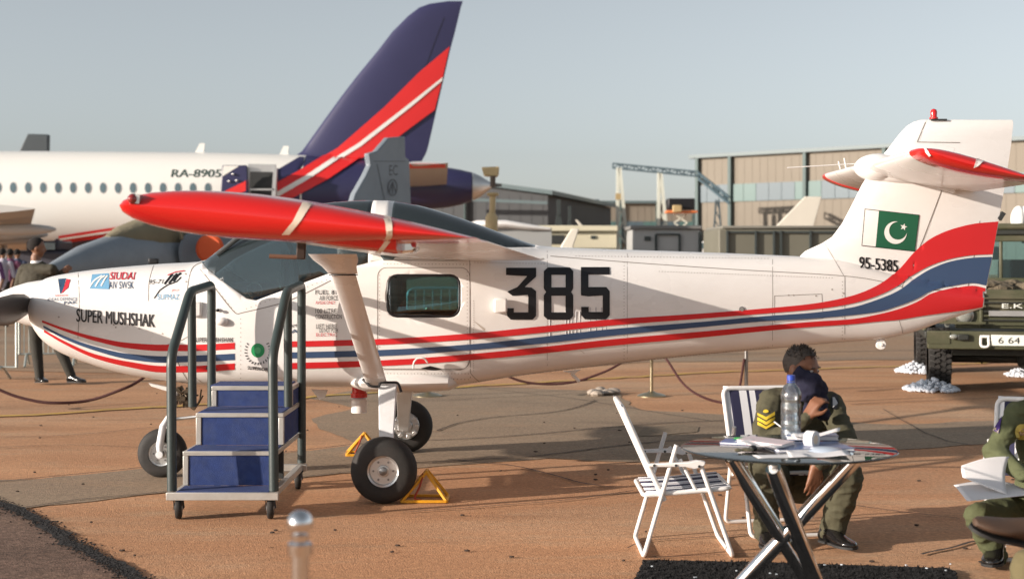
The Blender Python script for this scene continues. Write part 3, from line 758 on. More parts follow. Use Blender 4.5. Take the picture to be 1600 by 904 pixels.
lay('tail_end_paint', [[(1500, 462), (1534.8, 461), (1534.8, 479), (1500, 484)]], redst, bvh_of([body]), ac, .004, cut=5)
# oil and exhaust streaks
streak = mat('grime', (.50, .44, .38), .7, var=.2, vs=9)
for x_, y_, L_, w2_ in ((300, 586, 46, 5), (690, 578, 14, 1.2), (740, 500, 60, 1.0), (1320, 505, 22, 1.4), (662, 577, 16, 2.2), (905, 545, 26, 1.1), (520, 596, 10, 2)):
    lay('grime_streak', [[(x_, y_), (x_+w2_, y_+2), (x_+w2_*1.6+L_*.25, y_+L_*.28), (x_+L_*.3, y_+L_*.22), (x_+w2_*.5, y_+1)]], streak, fbvh, ac, .0012, cut=6)
# number 385, drawn as squared numerals
def numeral(polys, x0, y0, sx, sy): return [[(x0+x*sx, y0+y*sy) for x, y in p] for p in polys]
t_ = .27
three = [[(0, 0), (1, 0), (1, .17), (.03, .14), (0, .14)], [(1, .17), (.62, .37), (.38, .37), (.72, .15)], [(.62, .37), (.85, .38), (1, .45), (.74, .56), (.72, .52), (.22, .54), (.04, .46), (.38, .37)],
         [(1, .45), (1, .93), (.74, .86), (.74, .56)], [(1, .93), (.88, 1), (.16, 1), (.26, .86), (.74, .86)], [(.16, 1), (.04, .93), (.02, .78), (.26, .78), (.26, .86)]]
eight = [[(.14, 0), (.88, 0), (.74, .14), (.26, .14)], [(.14, 0), (.26, .14), (.26, .38), (.0, .40), (.0, .07)], [(.88, 0), (1, .07), (1, .40), (.74, .38), (.74, .14)],
         [(0, .40), (.26, .38), (.74, .38), (1, .40), (.93, .47), (1, .53), (.74, .54), (.26, .54), (0, .53), (.08, .47)], [(0, .53), (.26, .54), (.26, .86), (.13, 1), (0, .93)],
         [(.74, .54), (1, .53), (1, .93), (.88, 1), (.74, .86)], [(.26, .86), (.74, .86), (.88, 1), (.13, 1)]]
five = [[(0, 0), (1, 0), (1, .14), (.26, .14)], [(0, 0), (.26, .14), (.26, .38), (0, .54)], [(.26, .38), (.88, .38), (.76, .54), (.26, .56), (0, .54)], [(.88, .38), (1, .46), (1, .92), (.76, .86), (.76, .54)],
        [(1, .92), (.87, 1), (.14, 1), (.27, .86), (.76, .86)], [(.14, 1), (.01, .92), (.01, .76), (.27, .76), (.27, .86)]]
lay('number', numeral(three, 790.5, 418.5, 47, 80.5)+numeral(eight, 849.5, 418, 46, 81)+numeral(five, 907.5, 417.5, 45, 81), black, fbvh, ac, .0045)
lettering('SUPER MUSHSHAK', (119.5, 502), (242, 511), 20, black, fbvh, ac, .018)
lettering('95-5385', (1342, 419), (1403, 425), 18.5, black, fbvh, ac, .03)
lettering('SUPER MUSHSHAK', (303, 534), (365, 534), 7, black, fbvh, ac, .01, cut=0)
# national flag
fl_ = [(1351, 326), (1436.5, 335.5), (1429.5, 393), (1346, 384)]
def fq(u, v): 
    a = (fl_[0][0]+(fl_[1][0]-fl_[0][0])*u, fl_[0][1]+(fl_[1][1]-fl_[0][1])*u); b = (fl_[3][0]+(fl_[2][0]-fl_[3][0])*u, fl_[3][1]+(fl_[2][1]-fl_[3][1])*u)
    return (a[0]+(b[0]-a[0])*v, a[1]+(b[1]-a[1])*v)
fo = lay('flag', [fl_], black, fbvh, ac, .003)
lay('flag_white_field', [[fq(.012, .02), fq(.26, .02), fq(.26, .98), fq(.012, .98)]], mat('flag_white', (.78, .76, .73), .4), fbvh, fo, .005)
lay('flag_green_field', [[fq(.26, .015), fq(.99, .015), fq(.99, .985), fq(.26, .985)]], mat('flag_green', (.012, .10, .05), .4), fbvh, fo, .005)
cx, cy = fq(.60, .55); R1 = 17.5; cres = []
A1 = [math.radians(a) for a in range(-72+0, 252+0, 9)]
base = -math.radians(38)
outer = [(cx+R1*math.cos(a), cy+R1*math.sin(a)) for a in [base+math.radians(d) for d in range(38, 323, 8)]]
ox, oy = cx+R1*.28*math.cos(base), cy+R1*.28*math.sin(base); e0 = outer[0]; e1 = outer[-1]
r2 = math.hypot(e0[0]-ox, e0[1]-oy); aa0 = math.atan2(e0[1]-oy, e0[0]-ox); aa1 = math.atan2(e1[1]-oy, e1[0]-ox)
while aa1 < aa0: aa1 += 2*math.pi
inner = [(ox+r2*math.cos(aa0+(aa1-aa0)*k/(len(outer)-1)), oy+r2*math.sin(aa0+(aa1-aa0)*k/(len(outer)-1))) for k in range(len(outer))]
lay('flag_crescent', [[outer[i], outer[i+1], inner[i+1], inner[i]] for i in range(len(outer)-1)], MATS['flag_white'], fbvh, fo, .007)
sx_, sy_ = 1411.5, 354.5; star = []
for k in range(10):
    a = -math.pi/2+.25+k*math.pi/5; r = 5.8 if k % 2 == 0 else 2.3; star.append((sx_+r*math.cos(a), sy_+r*math.sin(a)))
lay('flag_star', [star], MATS['flag_white'], fbvh, fo, .007, cut=0)
# cowling logos
lblue = mat('logo_blue', (.16, .36, .55), .4); lred = mat('logo_red', (.55, .03, .05), .4); lnavy = mat('logo_navy', (.03, .07, .14), .4)
o = lay('logo', [[(144, 429), (170, 427), (171, 452), (140, 451)]], lblue, fbvh, ac, .003)
for k in range(3):
    a = [(140+k*9, 449-k*1), (148+k*8, 438-k), (160+k*4, 431)]
    lay('logo_arc', line_polys([(p.x, p.y) for p in smooth_path([Vector((*q, 0)) for q in a], 4)], 2.2), MATS['flag_white'], fbvh, o, .0045)
lettering('SIUDAI', (171, 437), (212, 437), 11.5, lred, fbvh, ac, .02, .25, cut=0)
lettering('AIV SWSK', (170, 451), (209, 451), 11, lnavy, fbvh, ac, .0, 0, cut=0)
lay('logo', [[(91, 436), (103, 435), (101, 442), (99, 455), (94, 459), (97, 445)]], lnavy, fbvh, ac, .003)
lay('logo', [[(104, 436), (110, 437), (107, 449), (96, 459), (101, 447)]], lred, fbvh, ac, .0034)
lettering('AIRSHOW', (86, 463.5), (107, 463), 3.4, lred, fbvh, ac, 0, cut=0)
lettering('IDEAS DEFENCE', (75, 470), (121, 469), 4.5, lnavy, fbvh, ac, 0, cut=0)
lettering('PAK', (100, 475.5), (121, 474), 4.6, lnavy, fbvh, ac, .01, cut=0)
lettering('95-71', (233, 444), (256, 443), 6.5, black, fbvh, ac, .0, .3, cut=0)
lay('logo', line_polys([(257, 444), (268, 430), (270, 429)], 3)+line_polys([(264, 443), (274, 430), (277, 428)], 3)+line_polys([(271, 440), (279, 429), (283, 427)], 3), black, fbvh, ac, .003)
lay('logo', line_polys([(241, 466), (250, 453), (262, 445), (276, 440), (283, 433)], 1.6), black, fbvh, ac, .003)
lay('logo', line_polys([(262, 430), (275, 425), (289, 423)], 1.4), lred, fbvh, ac, .003)
lettering('SUPMAZ', (246, 468), (280, 468), 8.5, lblue, fbvh, ac, 0, cut=0)
lettering('JF17', (268, 456), (280, 456), 4, lred, fbvh, ac, 0, cut=0)
# green roundel with ring of letters beside the door
o = lay('emblem', [disc(403, 547, 10.5, 11, 24)], mat('emblem_green', (.02, .30, .10), .4), fbvh, ac, .003)
lay('emblem_centre', [disc(403, 547, 5, 5, 14)], mat('emblem_light', (.1, .45, .2), .4), fbvh, o, .005)
ring_ = []
for k in range(26):
    a = -2.4+2*math.pi*k/26+.3
    if 3.9 < (a % (2*math.pi)) < 5.4: continue
    c0 = (403+19*math.cos(a), 548+20*math.sin(a)); ring_ += line_polys([(c0[0]-2*math.cos(a), c0[1]-2*math.sin(a)), (c0[0]+2.2*math.cos(a+.5), c0[1]+2.2*math.sin(a+.5))], 1.5)
lay('emblem_letters', ring_, black, fbvh, o, .003, cut=0)
lettering('SUPERIOR', (387, 576), (419, 579), 5, black, fbvh, ac, .02, cut=0)
# notices aft of the door post
for k, (s_, x0, x1, y, c_) in enumerate((('FUEL 81', 493, 526, 460, black), ('AIR FORCE', 499, 528, 469, black), ('AVGAS ONLY', 493, 524, 475, lred), ('100 LITRE', 493, 526, 489, black), ('CONSTRUCTION', 493, 534, 498, black),
                                ('LIFT HERE', 494, 526, 513, black), ('DO NOT PUSH', 499, 528, 519, black), ('ELECTRIC', 494, 527, 525, lred))):
    lettering(s_, (x0, y), (x1, y), 5 if c_ is lred else 7, c_, fbvh, ac, 0, cut=0, name='notice')
lettering('PAC', (448, 521), (476, 519), 6, lnavy, fbvh, ac, .02, cut=0); lettering('KAMRA', (449, 512), (474, 510), 5, black, fbvh, ac, 0, cut=0)
# panel joints and rivets
seam = mat('panel_seam', (.22, .19, .17), .6)
L = []
def seam_line(pts, w_=.9): L.extend(line_polys([(p.x, p.y) for p in smooth_path([Vector((*q, 0)) for q in pts], 5)], w_))
seam_line([(122, 426), (124, 470), (122, 528)], .8); seam_line([(240, 414), (233, 440), (232, 470)], .7)
seam_line([(316, 409), (300, 420), (293, 450), (292, 480)], 1.1); seam_line([(262, 538), (278, 534), (300, 522)], 1); seam_line([(275, 540), (280, 570), (300, 604)], 1)
seam_line([(320, 428), (345, 462), (365, 486), (372, 490), (380, 488), (450, 470), (517, 438)], 1.3)
seam_line([(312, 420), (330, 442), (363, 484)], .9)
L2 = rrect(590, 418, 734, 576, 14, 6); L.extend(line_polys(L2[:], .9)); L.extend(line_polys([L2[-1], L2[0]], .9))
L.extend(line_polys([(734, 400), (735, 600)], .9)); L.extend(line_polys([(590, 406), (700, 407), (850, 404)], 1.0))
L.extend(line_polys([(855, 392), (855, 590)], .5)); L.extend(line_polys([(980, 396), (980, 567)], .5)); L.extend(line_polys([(1207, 405), (1207, 545)], .6)); L.extend(line_polys([(1320, 432), (1320, 536)], .8))
seam_line([(860, 400), (1000, 411), (1150, 421), (1330, 432), (1410, 448)], 1.0)
L.extend(line_polys([(1284, 372), (1318, 430)], .7)); L.extend(line_polys([(1210, 462), (1284, 459), (1286, 497), (1210, 503), (1210, 462)], .7))
L.extend(line_polys([(1405, 500), (1412, 524)], .7))
L.extend(line_polys([(1409, 449), (1443, 372), (1474, 290)], 1.3)); L.extend(line_polys([(1409, 449), (1462, 453), (1534, 460)], 1.6)); L.extend(line_polys([(1433, 222), (1446, 191)], 1.3)); L.extend(line_polys([(1433, 222), (1500, 223)], 1.2)); L.extend(line_polys([(1531, 345), (1522, 400), (1512, 450)], 1.0))
seam_line([(735, 582), (742, 590), (752, 598)], .8)
seam_line([(590, 577), (650, 577), (720, 577), (734, 560)], .9)
lay('panel_joints', L, seam, fbvh, ac, .0016, cut=10, kind='stuff')
Rv = []
def rivets(a, b, n, r=.8):
    for k in range(n): t = k/(n-1); Rv.append(disc(a[0]+(b[0]-a[0])*t, a[1]+(b[1]-a[1])*t, r, r, 5))
for row in (((740, 470), (740, 578), 30), ((738, 602), (850, 586), 34), ((740, 596), (848, 581), 30), ((600, 583), (732, 583), 26), ((622, 590), (732, 592), 20), ((600, 412), (735, 413), 26), ((730, 425), (730, 560), 24),
            ((593, 430), (593, 560), 22), ((1316, 440), (1316, 534), 18), ((860, 580), (1000, 563), 34), ((1000, 563), (1200, 542), 44), ((1030, 424), (1300, 434), 60), ((860, 545), (970, 530), 24),
            ((330, 440), (366, 486), 9), ((385, 482), (510, 437), 18), ((376, 498), (376, 590), 14), ((900, 400), (1200, 404), 60), ((742, 410), (850, 412), 24), ((975, 410), (975, 560), 30)):
    rivets(*row)
for p in [(92, 495), (138, 497), (178, 507), (218, 513), (254, 521), (181, 511), (290, 428), (291, 440), (1300, 452), (1318, 458), (1232, 461), (1240, 461), (1275, 462)]: Rv.append(disc(*p, 1.5, 1.3, 7))
lay('rivets', Rv, mat('rivet_dot', (.36, .32, .29), .5), fbvh, ac, .002, cut=0, kind='stuff')  # rivet heads drawn as small grey-brown dots
fc = lay('fuel_cap', [disc(1159, 483, 4.5, 4.5, 16)], mat('cap_grey', (.3, .3, .3), .4, .5), fbvh, ac, .004); lay('cap_face', [disc(1159, 483, 3, 3, 12)], alu, fbvh, fc, .006)
# louvres aft of the number: small raised ribs
for x in (859, 884, 889, 894, 900, 906, 922, 931, 940, 947):
    q = M(); y0, y1 = (480, 521) if x > 915 else (486, 524)
    a = sk_bvh.ray_cast(CAM, Vector(((x-800)/F, 1, -(y0-HY)/F)).normalized())[0]; b = sk_bvh.ray_cast(CAM, Vector(((x-800)/F, 1, -(y1-HY)/F)).normalized())[0]
    q.tube([a+Vector((0, -.0005, 0)), b+Vector((0, -.0005, 0))], .004, 8); part('louvre', q, mat('louvre_paint', (.50, .50, .52), .3), ac)
step_h = lay('step_recess', [[(657, 575), (672, 571), (692, 576), (676, 578)]], black, fbvh, ac, .003)
# wing tip stripes
tb = bvh_of([tn, wn, an_, fn_]); cream = mat('tip_stripe_paint', (.74, .62, .50), .4)
lay('stripe', ribbon([(478, 310), (481, 318), (488, 318.5)], [(440, 366), (445, 369), (452, 366)], 4) if False else [[(473, 316), (488, 318), (470, 345), (452, 366), (440, 366), (458, 345)]], cream, tb, ac, .003, cut=6)
lay('stripe', [[(597, 336), (610, 339), (613, 352), (613, 368), (606, 382), (594, 396), (586, 396), (600, 378), (604, 366), (602, 350)]], cream, tb, ac, .003, cut=6)
# red band under the outboard wing
lip_pts = [(392, 362), (440, 371), (500, 381), (560, 389), (616, 396.5), (622, 396), (622, 365), (500, 352), (420, 350)]
lp = M(); rings_ = []
for Y_, k_ in ((5.66, .35), (5.68, .8), (5.72, 1), (6.2, .95), (6.5, .8)):
    cx_, cy_ = 520, 366; rings_.append([P(cx_+(x-cx_)*(.985 if k_ < 1 and Y_ < 5.7 else 1), (y if y < 366 else cy_+(y-cy_)*k_), 5.72)+Vector((0, Y_-5.72, 0)) for x, y in lip_pts])
lp.loft(rings_); lip = part('wing_tip_lip', lp, red, ac, ang=30); lipb = bvh_of([lip])
lay('stripe', [[(604, 372), (614, 372), (603, 386), (594, 397), (585, 397), (596, 384)]], cream, lipb, ac, .003, cut=4)
rb = M(); rb.prism([P(624, 368, 5.9), P(651, 366, 5.9), P(651, 388, 5.9), P(645, 394, 5.9), P(624, 396, 5.9)], (0, .25, 0)); part('aileron_end_rib', rb, chrome, ac, bev=.01)
rb = M(); rb.prism([P(636, 370, 5.88), P(650, 368, 5.88), P(650, 386, 5.88), P(644, 386, 5.88)], (0, .015, 0)); part('rib_plate', rb, red, ac)
tpb = bvh_of([tt_near, tp_near])
lay('stripe', [[(1530, 232), (1537, 236), (1541, 244), (1538, 252), (1530, 258), (1521, 262), (1530, 252), (1535, 244)]], MATS['flag_white'], tpb, ac, .006, cut=3)
lay('stripe', [[(1562, 240), (1570, 244), (1574, 252), (1572, 262), (1564, 262), (1567, 252)]], MATS['flag_white'], tpb, ac, .006, cut=3)
lay('stripe', [[(1447, 224), (1450, 224), (1446, 232), (1455, 242), (1452, 244), (1443, 233)]], MATS['flag_white'], tpb, ac, .006, cut=3)

# ============================================================ STAIRS, CHOCKS, STANCHIONS
stp = thing('boarding_steps', 'blue carpeted boarding steps on castors with dark tube handrails, in front of the cockpit', 'steps', (-1.67, 8.9, 0))
XL, XR = -1.96, -1.40
lv = [(8.24, .165), (8.47, .373), (8.72, .573), (9.07, .706)]      # front Y and height of each level
Yb_ = 9.40
def bx(mm, x0, x1, y0, y1, z0, z1): return mm.box(((x0+x1)/2, (y0+y1)/2, (z0+z1)/2), (x1-x0, y1-y0, z1-z0))
bf_ = M()
for x in (XL, XR): bx(bf_, x-.02, x+.02, lv[0][0], Yb_, .12, .16)
for i, nm in enumerate(['front', 'rear']):
    y = lv[0][0] if i == 0 else Yb_-.04; bx(bf_, XL-.045, XR+.045, y-.003, y+.037, .118, .163)
part('base_frame', bf_, frame_al, stp, bev=.003)
for i in range(3):
    y0, z0 = lv[i]; y1, z1 = lv[i+1]
    in0, in1 = XL+.01*i, XR-.0*i
    q = M(); bx(q, in0+.01, in1-.01, y0+.012, y1+.002 if i else y1, z0-.012, z0+.002); part('tread', q, carpet, stp, bev=.004)
    q = M(); bx(q, in0+.035+.012*i, in1-.03, y1+.004, y1+.02, z0+.002, z1-.028); part('riser', q, carpet, stp)
    q = M(); x0, x1 = in0+.012*i+.0, in1
    bx(q, x0, x1, y1-.004, y1+.028, z1-.028, z1-.002); part('tread_nosing', q, frame_al, stp, bev=.003)
    for x in (x0, x1-.032):
        q = M(); bx(q, x, x+.032, y1-.002, y1+.026, z0+.003, z1-.029); part('upright', q, frame_al, stp, bev=.003)
    for x, s in ((x0, 1), (x1-.03, -1)):
        q = M(); bx(q, x, x+.03, y1+.029, Yb_, z1-.03, z1-.003); part('side_rail', q, frame_al, stp, bev=.003)
    if i > 0:
        q = M(); bx(q, XR-.012, XR-.006, y1+.03 if i < 2 else 9.1, Yb_-.03, z0+.002, z1-.032); part('side_panel', q, carpet, stp)
q = M(); bx(q, XL+.03, XR-.03, 9.10, Yb_, .692, .708); part('tread', q, carpet, stp, bev=.004)
q = M(); bx(q, XR-.05, XR-.01, 8.75, 8.79, .166, .54); part('upright', q, dark, stp)
for x, dx in ((XL, -.022), (XR, .012)):
    r = .0285
    rail = fillet([(x+dx, 8.29, .165), (x+dx-.012, 8.32, .95), (x+dx, 8.76, 1.315), (x+dx, 9.38, 1.345), (x+dx, 9.385, .17)], .07, 6)
    q = M(); q.tube(rail, r, 16); part('handrail', q, greytube, stp)
    q = M(); q.tube([(x+dx, 8.80, 1.30), (x+dx, 8.82, .60)], r*.93, 14); part('handrail_post', q, greytube, stp)
for x in (XL+.015, XR-.01):
    for y in (8.28, 9.35):
        q = M(); q.lathe([(-.020, .045), (-.017, .060), (-.008, .065), (.008, .065), (.017, .060), (.020, .045)], (x, y+.02, .066), (1, .15, 0), 24); w_ = part('castor_wheel', q, rubber, stp)
        q = M(); q.lathe([(-.024, .012), (-.0225, .03), (.0225, .03), (.024, .012)], (x, y+.02, .066), (1, .15, 0), 14); part('castor_hub', q, alu, w_)
        q = M()
        for s in (-1, 1): q.bar((x+s*.027, y+.02, .06), (x+s*.024, y, .118), .004, .034)
        q.box((x, y, .119), (.075, .07, .008)); part('castor_fork', q, dark, stp)

def chock(loc, rz, label, sc=1.0):
    t = thing('wheel_chock', label, 'wheel chock', loc, 'yellow tubular wheel chocks', rz)
    w2, d, h = .14*sc, .11*sc, .185*sc
    for nm, a, b in (('base_bar', (-w2*1, -d, .012), (w2, -d, .012)), ('base_bar', (-w2, d, .012), (w2, d, .012)), ('side_bar', (w2, -d, .012), (w2, d, .012)), ('side_bar', (-w2, -d, .012), (-w2, d, .012)),
                     ('sloping_bar', (-w2, -d, .012), (.01, -d*.4, h)), ('sloping_bar', (w2, -d, .012), (.01, -d*.4, h)), ('sloping_bar', (-w2, d, .012), (.01, d*.4, h)), ('sloping_bar', (w2, d, .012), (.01, d*.4, h)), ('top_bar', (.01, -d*.4, h), (.01, d*.4, h))):
        q = M(); q.bar(a, b, .018, .018); part(nm, q, yellow, t, local=True, bev=.003)
    q = M(); q.tube(smooth_path([(-.01, -.05, h-.01), (-.03, -.08, .10), (-.06, -.09, .03), (-.02, -.1, .02)]), .007, 6); part('rope', q, mat('rope_red', (.35, .06, .03), .9), t, local=True)
    return t
chock((-.545, 8.93, 0), .0, 'yellow tube chock on the right of the near main wheel')
chock((-1.15, 11.0, 0), .1, 'yellow tube chock left of the far main wheel, half hidden', .9)

brass = mat('worn_brass', (.42, .36, .24), .3, .9, var=.15)
steel = mat('stanchion_steel', (.34, .33, .32), .28, .9, var=.12, vs=10)
def stanchion(p, label, h=.95, m=brass, rb=.16):
    t = thing('rope_stanchion', label, 'stanchion', (p.x, p.y, 0), 'rope barrier stanchions')
    q = M(); q.lathe([(0, rb), (.012, rb), (.03, rb*.75), (.045, .05), (.06, .03)], (0, 0, 0), (0, 0, 1), 28); part('base', q, m, t, local=True)
    q = M(); q.lathe([(.055, .019), (h-.05, .019)], (0, 0, 0), (0, 0, 1), 16); part('pole', q, m, t, local=True)
    q = M(); q.lathe([(h-.055, .026), (h-.03, .028), (h-.025, .018), (h-.01, .02)], (0, 0, 0), (0, 0, 1), 16); part('collar', q, m, t, local=True)
    q = M(); q.ell((0, 0, h+.015), .029, 20, 14); part('ball_finial', q, m, t, local=True)
    return t
s1 = G(1018, 619); s2 = G(668, 619); s3 = G(1166, 634); s0 = G(-95, 640)
stanchion(s1, 'brass rope stanchion standing behind the aircraft number 385'); stanchion(s2, 'stanchion with its base just right of the far main wheel')
stanchion(s3, 'thin stanchion pole rising behind the chair of the seated man', 1.0, steel)
fr = P(469, 827, 3.15); st_f = stanchion(fr, 'blurred steel ball topped post close to the camera', fr.z, chrome)
ropem = mat('rope_maroon', (.05, .011, .010), .8, var=.3, vs=40, bump=.002, bs=80)
def rope(label, pts, r=.013):
    q = M(); q.tube(smooth_path(pts, 8), r, 8); tag(part('barrier_rope', q, ropem), label, 'rope', 'maroon barrier ropes')
rope('maroon rope sagging below the nose at far left', [P(-95, 560, 14.2), P(0, 609, 14.2), P(50, 625, 14.2), P(90, 629, 14.2), P(140, 625, 14.3), P(190, 608, 14.3), P(218, 594, 14.4), P(262, 560, 14.5)], .015)
rope('maroon rope sagging under the fuselage, left of the brass stanchion', [P(672, 520, 15.5), P(740, 560, 15.5), P(805, 592, 15.5), P(850, 599.5, 15.5), P(893, 597, 15.5), P(930, 586, 15.5), P(965, 570, 15.5), P(1014, 535, 15.56)])
rope('maroon rope hanging between the two right stanchions', [P(1018, 530, 15.55), P(1043, 563, 15.4), P(1065, 596, 15.0), P(1090, 616, 14.8), P(1125, 628, 14.7), P(1150, 624, 14.6), P(1163, 560, 14.6)])
# loose light sandbag rag by the stanchion
q = M(); rnd = random.Random(5)
for k in range(7): q.ell(G(928+k*5, 616+rnd.uniform(-2, 3))+Vector((0, 0, .03)), (rnd.uniform(.05, .09), .07, rnd.uniform(.02, .05)), 8, 6)
tag(part('plastic_bundle', q, mat('bundle_plastic', (.34, .29, .24), .5, var=.3, bump=.01, bs=15)), 'small crumpled pale plastic bundle on the ground left of the brass stanchion', 'bundle')

# ============================================================ TABLE AND WHAT LIES ON IT
TC = Vector((P(1232, 703, 6.0).x, 6.0, 0)); TZ = .722
tb_ = thing('round_table', 'round glass topped table on three crossed chrome tube legs', 'table', TC)
q = M(); q.lathe([(TZ-.010, .442), (TZ-.008, .449), (TZ-.004, .452), (TZ-.001, .449), (TZ, .442)], TC, (0, 0, 1), 72)
tg = glassmat('table_glass', (.80, .89, .86), .07, .02, .04, (.45, .5, .48)); part('tabletop', q, tg, tb_, ang=60)
for a, b in (((1143, 720, 5.78), (1300, 966)), ((1208, 735, 5.60), (1297, 968)), ((1338, 720, 5.78), (1107, 966))):
    A = P(*a); A.z = TZ-.012 if a[0] != 1208 else TZ-.03; B = G(*b); 
    d = (A-B).normalized(); q = M(); q.tube([B+d*.0, A], .0315, 24); leg = part('leg', q, chrome, tb_)
    q = M(); q.lathe([(0, .02), (.012, .02)], (A.x, A.y, TZ-.0245 if a[0] != 1208 else TZ-.028), (0, 0, 1), 16); part('glass_pad', q, alu, leg)
q = M(); q.lathe([(0, .035), (.05, .035)], P(1238, 852, 5.9), (.6, .2, .4), 16); part('leg_joint', q, chrome, tb_)
def on_table(px, py): 
    Y = (H-TZ)*F/(py-HY); return Vector(((px-800)*Y/F, Y, TZ+.001))
b0 = on_table(1236, 690)
bo = thing('water_bottle', 'clear plastic water bottle with blue cap standing on the table', 'bottle', b0)
plast = glassmat('bottle_plastic', (.93, .95, .97), .10, .05, .06, (.8, .85, .9)); water = glassmat('water', (.82, .88, .93), .04, .01, .05, (.6, .7, .8))
prof = [(0, .030), (.004, .041), (.02, .044), (.05, .044), (.055, .042), (.06, .044), (.09, .044), (.095, .042), (.10, .044), (.165, .044), (.175, .0405), (.185, .044), (.20, .045), (.215, .043), (.235, .034), (.25, .022), (.258, .015), (.272, .0145)]
q = M(); q.lathe(prof, b0, (0, 0, 1), 32, cap=False); part('bottle_shell', q, plast, bo, ang=80)
q = M(); q.lathe([(.003, .038)]+[(a, r-.0015) for a, r in prof[2:9]]+[(.135, .0425)], b0, (0, 0, 1), 28); part('water', q, water, bo, ang=80)
q = M(); q.lathe([(.266, .0165), (.268, .018), (.288, .0175), (.290, .014)], b0, (0, 0, 1), 24); part('cap', q, mat('cap_blue', (.03, .07, .38), .35), bo)
q = M(); q.lathe([(.258, .019), (.262, .019)], b0, (0, 0, 1), 24); part('neck_ring', q, MATS['cap_blue'], bo)
paper = mat('paper', (.74, .73, .74), .7, var=.06, vs=5, bump=.0004, bs=20); bluec = mat('blue_cover', (.06, .11, .26), .35, var=.15)
def booklet(name, label, cat, px, py, w_, d_, h_, rz, m, z=0.0, tilt=0, edge=None):
    p = on_table(px, py); t = thing(name, label, cat, (p.x, p.y, TZ+.001+z), rz=rz); t.rotation_euler = (0, tilt, rz)
    q = M(); q.box((0, 0, h_*.5), (w_*.975, d_*.975, h_*.8)); part('pages', q, edge or paper, t, local=True, bev=.001)
    q = M(); q.box((0, 0, h_*.94), (w_, d_, h_*.12)); part('cover', q, m, t, local=True)
    q = M(); q.box((0, 0, h_*.05), (w_, d_, h_*.1)); part('back_cover', q, m, t, local=True)
    return t
booklet('folder', 'blue folder lying under the bottle at the middle of the table', 'folder', 1262, 700, .33, .23, .012, .12, bluec)
booklet('booklet', 'white and pink booklet on the left of the pile', 'booklet', 1196, 699, .20, .15, .018, -.55, mat('pink_cover', (.70, .58, .60), .5), .013, .05)
booklet('booklet', 'blue magazine with a green corner at the left end of the pile', 'booklet', 1165, 692, .20, .14, .008, -.35, mat('mag_cover', (.05, .10, .35), .3), .0)
q = M(); p = on_table(1160, 689); q.box((p.x, p.y, p.z+.0125), (.07, .045, .003), Matrix.Rotation(-.35, 3, 'Z')); tag(part('green_card', q, mat('green_card', (.03, .40, .06), .5)), 'small bright green card on the blue magazine', 'card')
booklet('booklet', 'blue edged booklet at the back right of the pile', 'booklet', 1268, 690, .22, .12, .020, -.12, bluec, .013)
def sheet(label, c, w_, d_, rz, z, curl=.012, m=paper, ph=0):
    q = M(); n = 10; R = Matrix.Rotation(rz, 3, 'Z'); vs = []
    for i in range(n+1):
        for j in range(n+1):
            u, v = i/n-.5, j/n-.5; vs.append(Vector((c.x, c.y, z))+R @ Vector((u*w_, v*d_, curl*(math.sin(u*4+ph)+1)*.5*abs(u)*2)))
    q.add(vs, [(i*(n+1)+j, (i+1)*(n+1)+j, (i+1)*(n+1)+j+1, i*(n+1)+j+1) for i in range(n) for j in range(n)])
    o = part('paper_sheet', q, m); s = o.modifiers.new('thickness', 'SOLIDIFY'); s.thickness = .0006; s.offset = 1
    tag(o, label, 'paper'); return o
sheet('white paper sheet at the front right of the table', on_table(1278, 711), .24, .15, -.1, TZ+.003)
sheet('curled white sheet leaning on the right end of the pile', on_table(1275, 694), .20, .12, -.25, TZ+.040, .03)
sheet('white leaflet lying at the front edge of the table', on_table(1222, 713), .22, .09, .1, TZ+.002, .004)
sheet('pale leaflet fanned out left of the bottle', on_table(1190, 703), .20, .10, -.7, TZ+.018, .03, ph=2)
p = on_table(1268, 700)
tr = thing('tape_roll', 'white tape roll standing on edge at the front of the pile', 'tape roll', (p.x, p.y, p.z))
q = M(); q.lathe([(-.02, .02), (-.02, .036), (.02, .036), (.02, .02), (-.02, .02)], (p.x, p.y, p.z+.037), (.75, -.65, 0), 30, cap=False); part('tape', q, paper, tr)
q = M(); q.lathe([(-.021, .019), (.021, .019)], (p.x, p.y, p.z+.037), (.75, -.65, 0), 24, cap=True); part('core', q, mat('tape_core', (.75, .6, .45), .6), tr)
q = M(); p = on_table(1290, 705); q.lathe([(0, .07), (.004, .075), (.014, .06), (.018, .02)], p, (0, 0, 1), 30); tag(part('saucer', q, mat('saucer_blue', (.45, .52, .62), .3)), 'flat pale blue dish beside the tape roll', 'dish')
p = on_table(1166, 706); ky = thing('key_bunch', 'small bunch of brass and dark keys on the left of the table', 'keys', p)
q = M(); rnd = random.Random(2)
for k in range(7): q.ell(p+Vector((rnd.uniform(-.04, .04), rnd.uniform(-.02, .02), .010)), (.016, .010, .008), 8, 6)
part('key', q, brass, ky, kind='stuff'); q = M(); q.ell(p+Vector((.03, .01, .014)), (.018, .014, .014), 10, 8); part('key_fob', q, black, ky)
q = M(); p = on_table(1140, 690)
q.tube([on_table(1210, 676)+Vector((0, 0, .05)), on_table(1246, 697)+Vector((0, 0, .03))], .003, 8); tag(part('pen', q, paper), 'thin white pen leaning across the papers below the bottle', 'pen')

